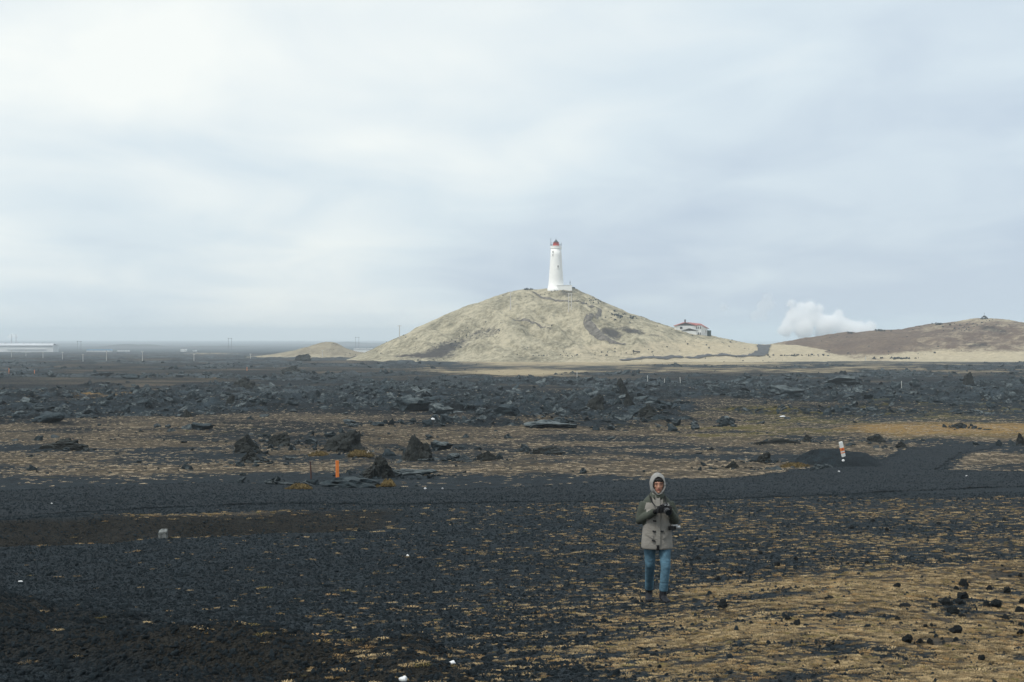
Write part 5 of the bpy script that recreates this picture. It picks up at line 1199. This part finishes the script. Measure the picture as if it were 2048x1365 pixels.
# jeans
q = MB()
q.loft([((0, .015, .98), (0, 0, 1), .165, .115), ((0, .02, .90), (0, 0, 1), .170, .122), ((0, .02, .82), (0, 0, 1), .168, .115)], 24)
for a, k2, h in ((aL, kL, hL), (aR, kR, hR)):
    cuff = lerp(k2, a, .86)
    q.tube([h, lerp(h, k2, .25), lerp(h, k2, .6), k2, lerp(k2, a, .25), lerp(k2, a, .55), cuff], [.094, .091, .077, .066, .064, .058, .060], 20)
    for t_ in (.12, .5, .62, .70, .76): q.tube([lerp(k2, a, t_ - .012), lerp(k2, a, t_ + .012)], [.0665 - .006 * t_, .0665 - .006 * t_], 14)
    for t_ in (.80, .92): q.tube([lerp(h, k2, t_ - .02), lerp(h, k2, t_ + .02)], [.0745 - .006 * (t_ - .8) * 8, .074 - .006 * (t_ - .8) * 8], 14)
fused(q, 'jeans', M_JEAN, PE, 0.007, 4)
# boots
def boot(a, z0, turn, pitch):
    q = MB(); ax, ay, az_ = a
    q.tube([(ax, ay - .05 * (1 if ay > .1 else .3), az_ + .17), (ax, ay - .01, az_ + .06), (ax, ay, az_ - .02), (ax, ay, z0 + .03)], [.044, .047, .052, .048], 16)
    fx, fy = math.sin(turn), -math.cos(turn); rr = []
    for t_, wd, ht in ((-.055, .030, .055), (-.04, .038, .075), (0, .040, .085), (.05, .043, .075), (.10, .048, .055), (.15, .050, .047), (.19, .042, .042), (.215, .024, .030)):
        rr.append(((ax + fx * t_, ay + fy * t_, z0 + ht * .5 + .012 + pitch * max(0, -t_ + .12)), (fx, fy, 0), wd, ht * .5, (fy, -fx, 0)))
    q.loft(rr, 16, p=2.5); o = fused(q, 'boot', M_BOOT, PE, .007, 3)
    q = MB(); v = []; n_ = 22
    for lev in (0, .022):
        for i in range(n_):
            t_ = 2 * math.pi * i / n_; u_ = math.cos(t_) * .138 + .080; wd = math.sin(t_) * (.046 + .008 * math.cos(t_)); v.append((ax + fx * u_ - fy * wd, ay + fy * u_ + fx * wd, z0 + lev - .004 + pitch * max(0, -u_ + .12)))
    q.add(v, [tuple(range(n_ - 1, -1, -1)), tuple(range(n_, 2 * n_))] + [(i, (i + 1) % n_, n_ + (i + 1) % n_, n_ + i) for i in range(n_)]); q.build('sole', M_BLACK, o)
boot(aL, zl - .004, -.12, .30); boot(aR, zr_ - .002, .22, 0.0)
# gloved hands closed round the camera
CC = Vector((.072, -.275, 1.300))           # camera centre
def hand(w_, side):
    q = MB(); w_ = Vector(w_); pal = CC + Vector((side * .070, .028, -.018)); d = (pal - w_).normalized()
    q.tube([w_ - d * .03, w_ + d * .01, pal - d * .02, pal], [.034, .033, .040, .036], 12, flat=.8)
    for i, ln in enumerate((.070, .078, .074, .060)):
        z = CC.z + .030 - i * .021; root = Vector((pal.x + side * .006, pal.y - .006, z))
        k1 = Vector((CC.x + side * .092, CC.y - .012, z - .002)); k2 = Vector((CC.x + side * .083, CC.y - .012 - ln * .5, z - .004)); tip = Vector((CC.x + side * (.083 - ln * .55), CC.y - .048 - .004 * (i % 2), z - .006))
        q.tube([root, k1, k2, tip], [.0115, .011, .0098, .008], 10)
    th = Vector((pal.x - side * .004, pal.y + .006, CC.z + .028)); q.tube([pal + Vector((0, 0, .012)), th, Vector((CC.x + side * .045, CC.y + .044, CC.z + .038)), Vector((CC.x + side * .022, CC.y + .043, CC.z + .034))], [.014, .0125, .0108, .009], 10)
    return fused(q, 'glove', M_GLOVE, PE, .0042, 2)
hand(wL, -1); hand(wR, 1)
q = MB(); q.tube([Vector(wL) + Vector((-.012, .02, -.004)), Vector(wL) + Vector((.012, -.018, .002))], [.05, .047], 16); q.build('cuff', M_SLEEVE, PE, True)
q = MB(); q.tube([Vector(wR) + Vector((.010, .02, -.004)), Vector(wR) + Vector((-.008, -.018, .002))], [.05, .047], 16); q.build('cuff', M_SLEEVE, PE, True)
# camera in the hands
K = empty('camera_in_hands', PE.location + CC, 0.25); tag(K, 'black camera with large lens held up in both gloved hands', 'camera')
q = MB(); q.box((0, 0, 0), (.140, .060, .092)); q.box((-.062, -.015, -.002), (.034, .075, .086)); kb = q.build('camera_body', M_BLACK, K, bevel=.008)
q = MB(); q.loft([((0, .0, .043), (0, 0, 1), .036, .034), ((0, -.004, .064), (0, 0, 1), .030, .030), ((0, -.004, .078), (0, 0, 1), .020, .022)], 12, p=4); q.build('viewfinder_hump', M_BLACK, K)
q = MB(); q.box((0, -.031, .060), (.026, .012, .012)); q.build('name_plate', M_SILV, K)
ldir = Vector((.02, -1, -.22)).normalized(); l0 = Vector((0.005, -.028, -.006))
q = MB(); q.tube([l0, l0 + ldir * .02, l0 + ldir * .021, l0 + ldir * .055, l0 + ldir * .056, l0 + ldir * .10, l0 + ldir * .118], [.038, .038, .042, .042, .0395, .0405, .044], 24); ln = q.build('lens', M_BLACK, K)
q = MB(); q.tube([l0 + ldir * .1182, l0 + ldir * .1195], [.036, .035], 24); q.build('front_glass', M_LENS, ln)
q = MB(); q.tube([l0 + ldir * .058, l0 + ldir * .062], [.0412, .0412], 24); q.build('lens_ring', M_SILV, ln)
q = MB(); q.tube([(-.048, 0, .045), (-.048, 0, .060)], .014, 12); q.build('mode_dial', M_BLACK, K); q = MB(); q.tube([(.052, -.008, .045), (.052, -.008, .056)], .010, 12); q.build('shutter_button', M_SILV, K)
q = MB(); iz = Matrix.Rotation(-0.25, 3, 'Z')
def kl(pnt): return iz @ (Vector(pnt) - CC)
for pts in ([(-.095, .0, 1.47), (-.098, -.10, 1.43), (-.082, -.155, 1.38), (-.045, -.20, 1.335), (CC.x - .074, CC.y + .01, CC.z + .03)], [(.098, .0, 1.47), (.100, -.10, 1.43), (.098, -.145, 1.39), (.125, -.20, 1.345), (CC.x + .070, CC.y + .02, CC.z + .03)]):
    q.tube([kl(x) for x in pts], [.013, .013, .012, .010, .006], 8, flat=.35, ref=(1, .3, 0))
q.build('neck_strap', M_GLOVE, K)
# second camera at the hip
K2 = empty('hip_camera', PE.location + Vector((.222, -.10, 1.035)), .5); tag(K2, 'small silver and black camera hanging at the right hip of the walking person', 'camera')
q = MB(); q.box((-.03, 0, -.008), (.105, .045, .055)); q.build('camera_body', M_BLACK, K2, bevel=.006)
q = MB(); q.box((.005, 0, .026), (.085, .040, .016)); q.build('top_plate', M_SILV, K2, bevel=.004)
q = MB(); q.tube([(.02, -.02, .0), (.055, -.06, .004)], [.022, .020], 14); q.build('lens', M_SILV, K2, True)
q = MB(); q.tube([(-.03, .02, .03), (-.08, .06, .16), (-.12, .16, .30)], .005, 6); q.build('shoulder_strap', M_GLOVE, K2)

# ------------------------------------------------------------------ steam
def vol_mat(name, dens, col=(1, 1, 1), aniso=0.0):
    m = bpy.data.materials.new(name); m.use_nodes = True; n = m.node_tree; n.nodes.clear()
    o = n.nodes.new('ShaderNodeOutputMaterial'); v = n.nodes.new('ShaderNodeVolumePrincipled'); v.inputs['Color'].default_value = (*col, 1); v.inputs['Density'].default_value = dens; v.inputs['Anisotropy'].default_value = aniso
    n.links.new(v.outputs[0], o.inputs['Volume']); return m
def steam(name, balls, dist, label, m, voxel, group=None, disp=1.0, mist=None):
    s_ = dist / F; cx = np.mean([b[0] for b in balls]); cz = max(b[1] for b in balls)
    org = Vector(((cx - 1024) * s_, dist, CZ - (cz - HY) * s_)); q = MB(); r0 = random.Random(len(balls))
    for px, py, r_ in balls:
        c = Vector(((px - 1024) * s_, dist + r0.uniform(-.5, .5) * r_ * s_, CZ - (py - HY) * s_)) - org
        q.ball(c, r_ * s_, 16, 10)
        for _ in range(9):
            a, b = r0.random() * 6.28, r0.uniform(-.6, 1.3); d = Vector((math.cos(a) * math.cos(b), math.sin(a) * math.cos(b), math.sin(b))); q.ball(c + d * r_ * s_ * .8, r_ * s_ * r0.uniform(.25, .5), 12, 8)
    o = fused(q, name, m, None, voxel, 3); me = o.data
    P = np.empty(len(me.vertices) * 3); me.vertices.foreach_get('co', P); P = P.reshape(-1, 3); Nn = np.empty(len(P) * 3); me.vertices.foreach_get('normal', Nn); Nn = Nn.reshape(-1, 3)
    P = P + Nn * (disp * s_ * (3.2 * n3(P, .05, 901) + 2.2 * n3(P, .14, 911)))[:, None]; me.vertices.foreach_set('co', P.astype(np.float32).ravel()); me.update()
    o.location = org; tag(o, label, 'steam', group)
    if mist:
        for k_, (grow, mm_) in enumerate(mist):
            me2 = me.copy(); me2.name = 'mist'; Q = P + Nn * (grow * s_ * (1 + 0.9 * n3(P, .09, 921 + k_)))[:, None]; me2.vertices.foreach_set('co', Q.astype(np.float32).ravel()); me2.materials.clear(); me2.materials.append(mm_); me2.update(); link('mist', me2, o)
    return o
M_STEAM = vol_mat('steam', 0.13, (0.999, 0.999, 0.999), 0.0); M_WISP = vol_mat('thin_steam', 0.032, (0.999, 0.999, 0.999), 0.0)
steam('steam_plume', [(1576, 648, 13), (1590, 634, 18), (1583, 607, 8), (1602, 616, 10), (1618, 616, 12), (1612, 642, 20), (1632, 638, 16), (1650, 650, 20), (1672, 642, 13), (1677, 628, 9), (1684, 650, 16), (1706, 656, 14), (1722, 652, 10), (1738, 653, 10), (1720, 662, 17), (1690, 664, 20), (1650, 666, 18), (1742, 655, 12), (1735, 664, 14), (1640, 618, 8), (1570, 660, 14), (1606, 660, 20)], 1250,
      'thick white steam cloud rising behind the brown hill', M_STEAM, 1.1, mist=[(2.2, vol_mat('steam_mist', 0.022, (0.999, 0.999, 0.999))), (4.6, vol_mat('steam_veil', 0.011, (0.999, 0.999, 0.999)))])
steam('steam_wisp', [(1512, 634, 12), (1524, 614, 14), (1534, 596, 11), (1540, 610, 12), (1528, 634, 11), (1448, 615, 10)], 1350, 'faint thin steam wisp left of the thick steam cloud', M_WISP, 1.5)
steam('flue_steam', [(20, 674, 3.6), (26, 673, 4.2), (32, 673, 3.4)], 1910, 'tiny steam puff above the white factory flues', vol_mat('flue_steam', .12, (0.995, 0.995, 0.995)), .6)

# ------------------------------------------------------------------ haze
q = MB(); q.box((0, 5900, 24.0), (19000, 12200, 136.0)); hz = q.build('haze', vol_mat('haze', 2.1e-4, (0.86, 0.95, 1.0), -0.1)); hz['kind'] = 'stuff'; hz['label'] = 'pale sea haze over the plain'
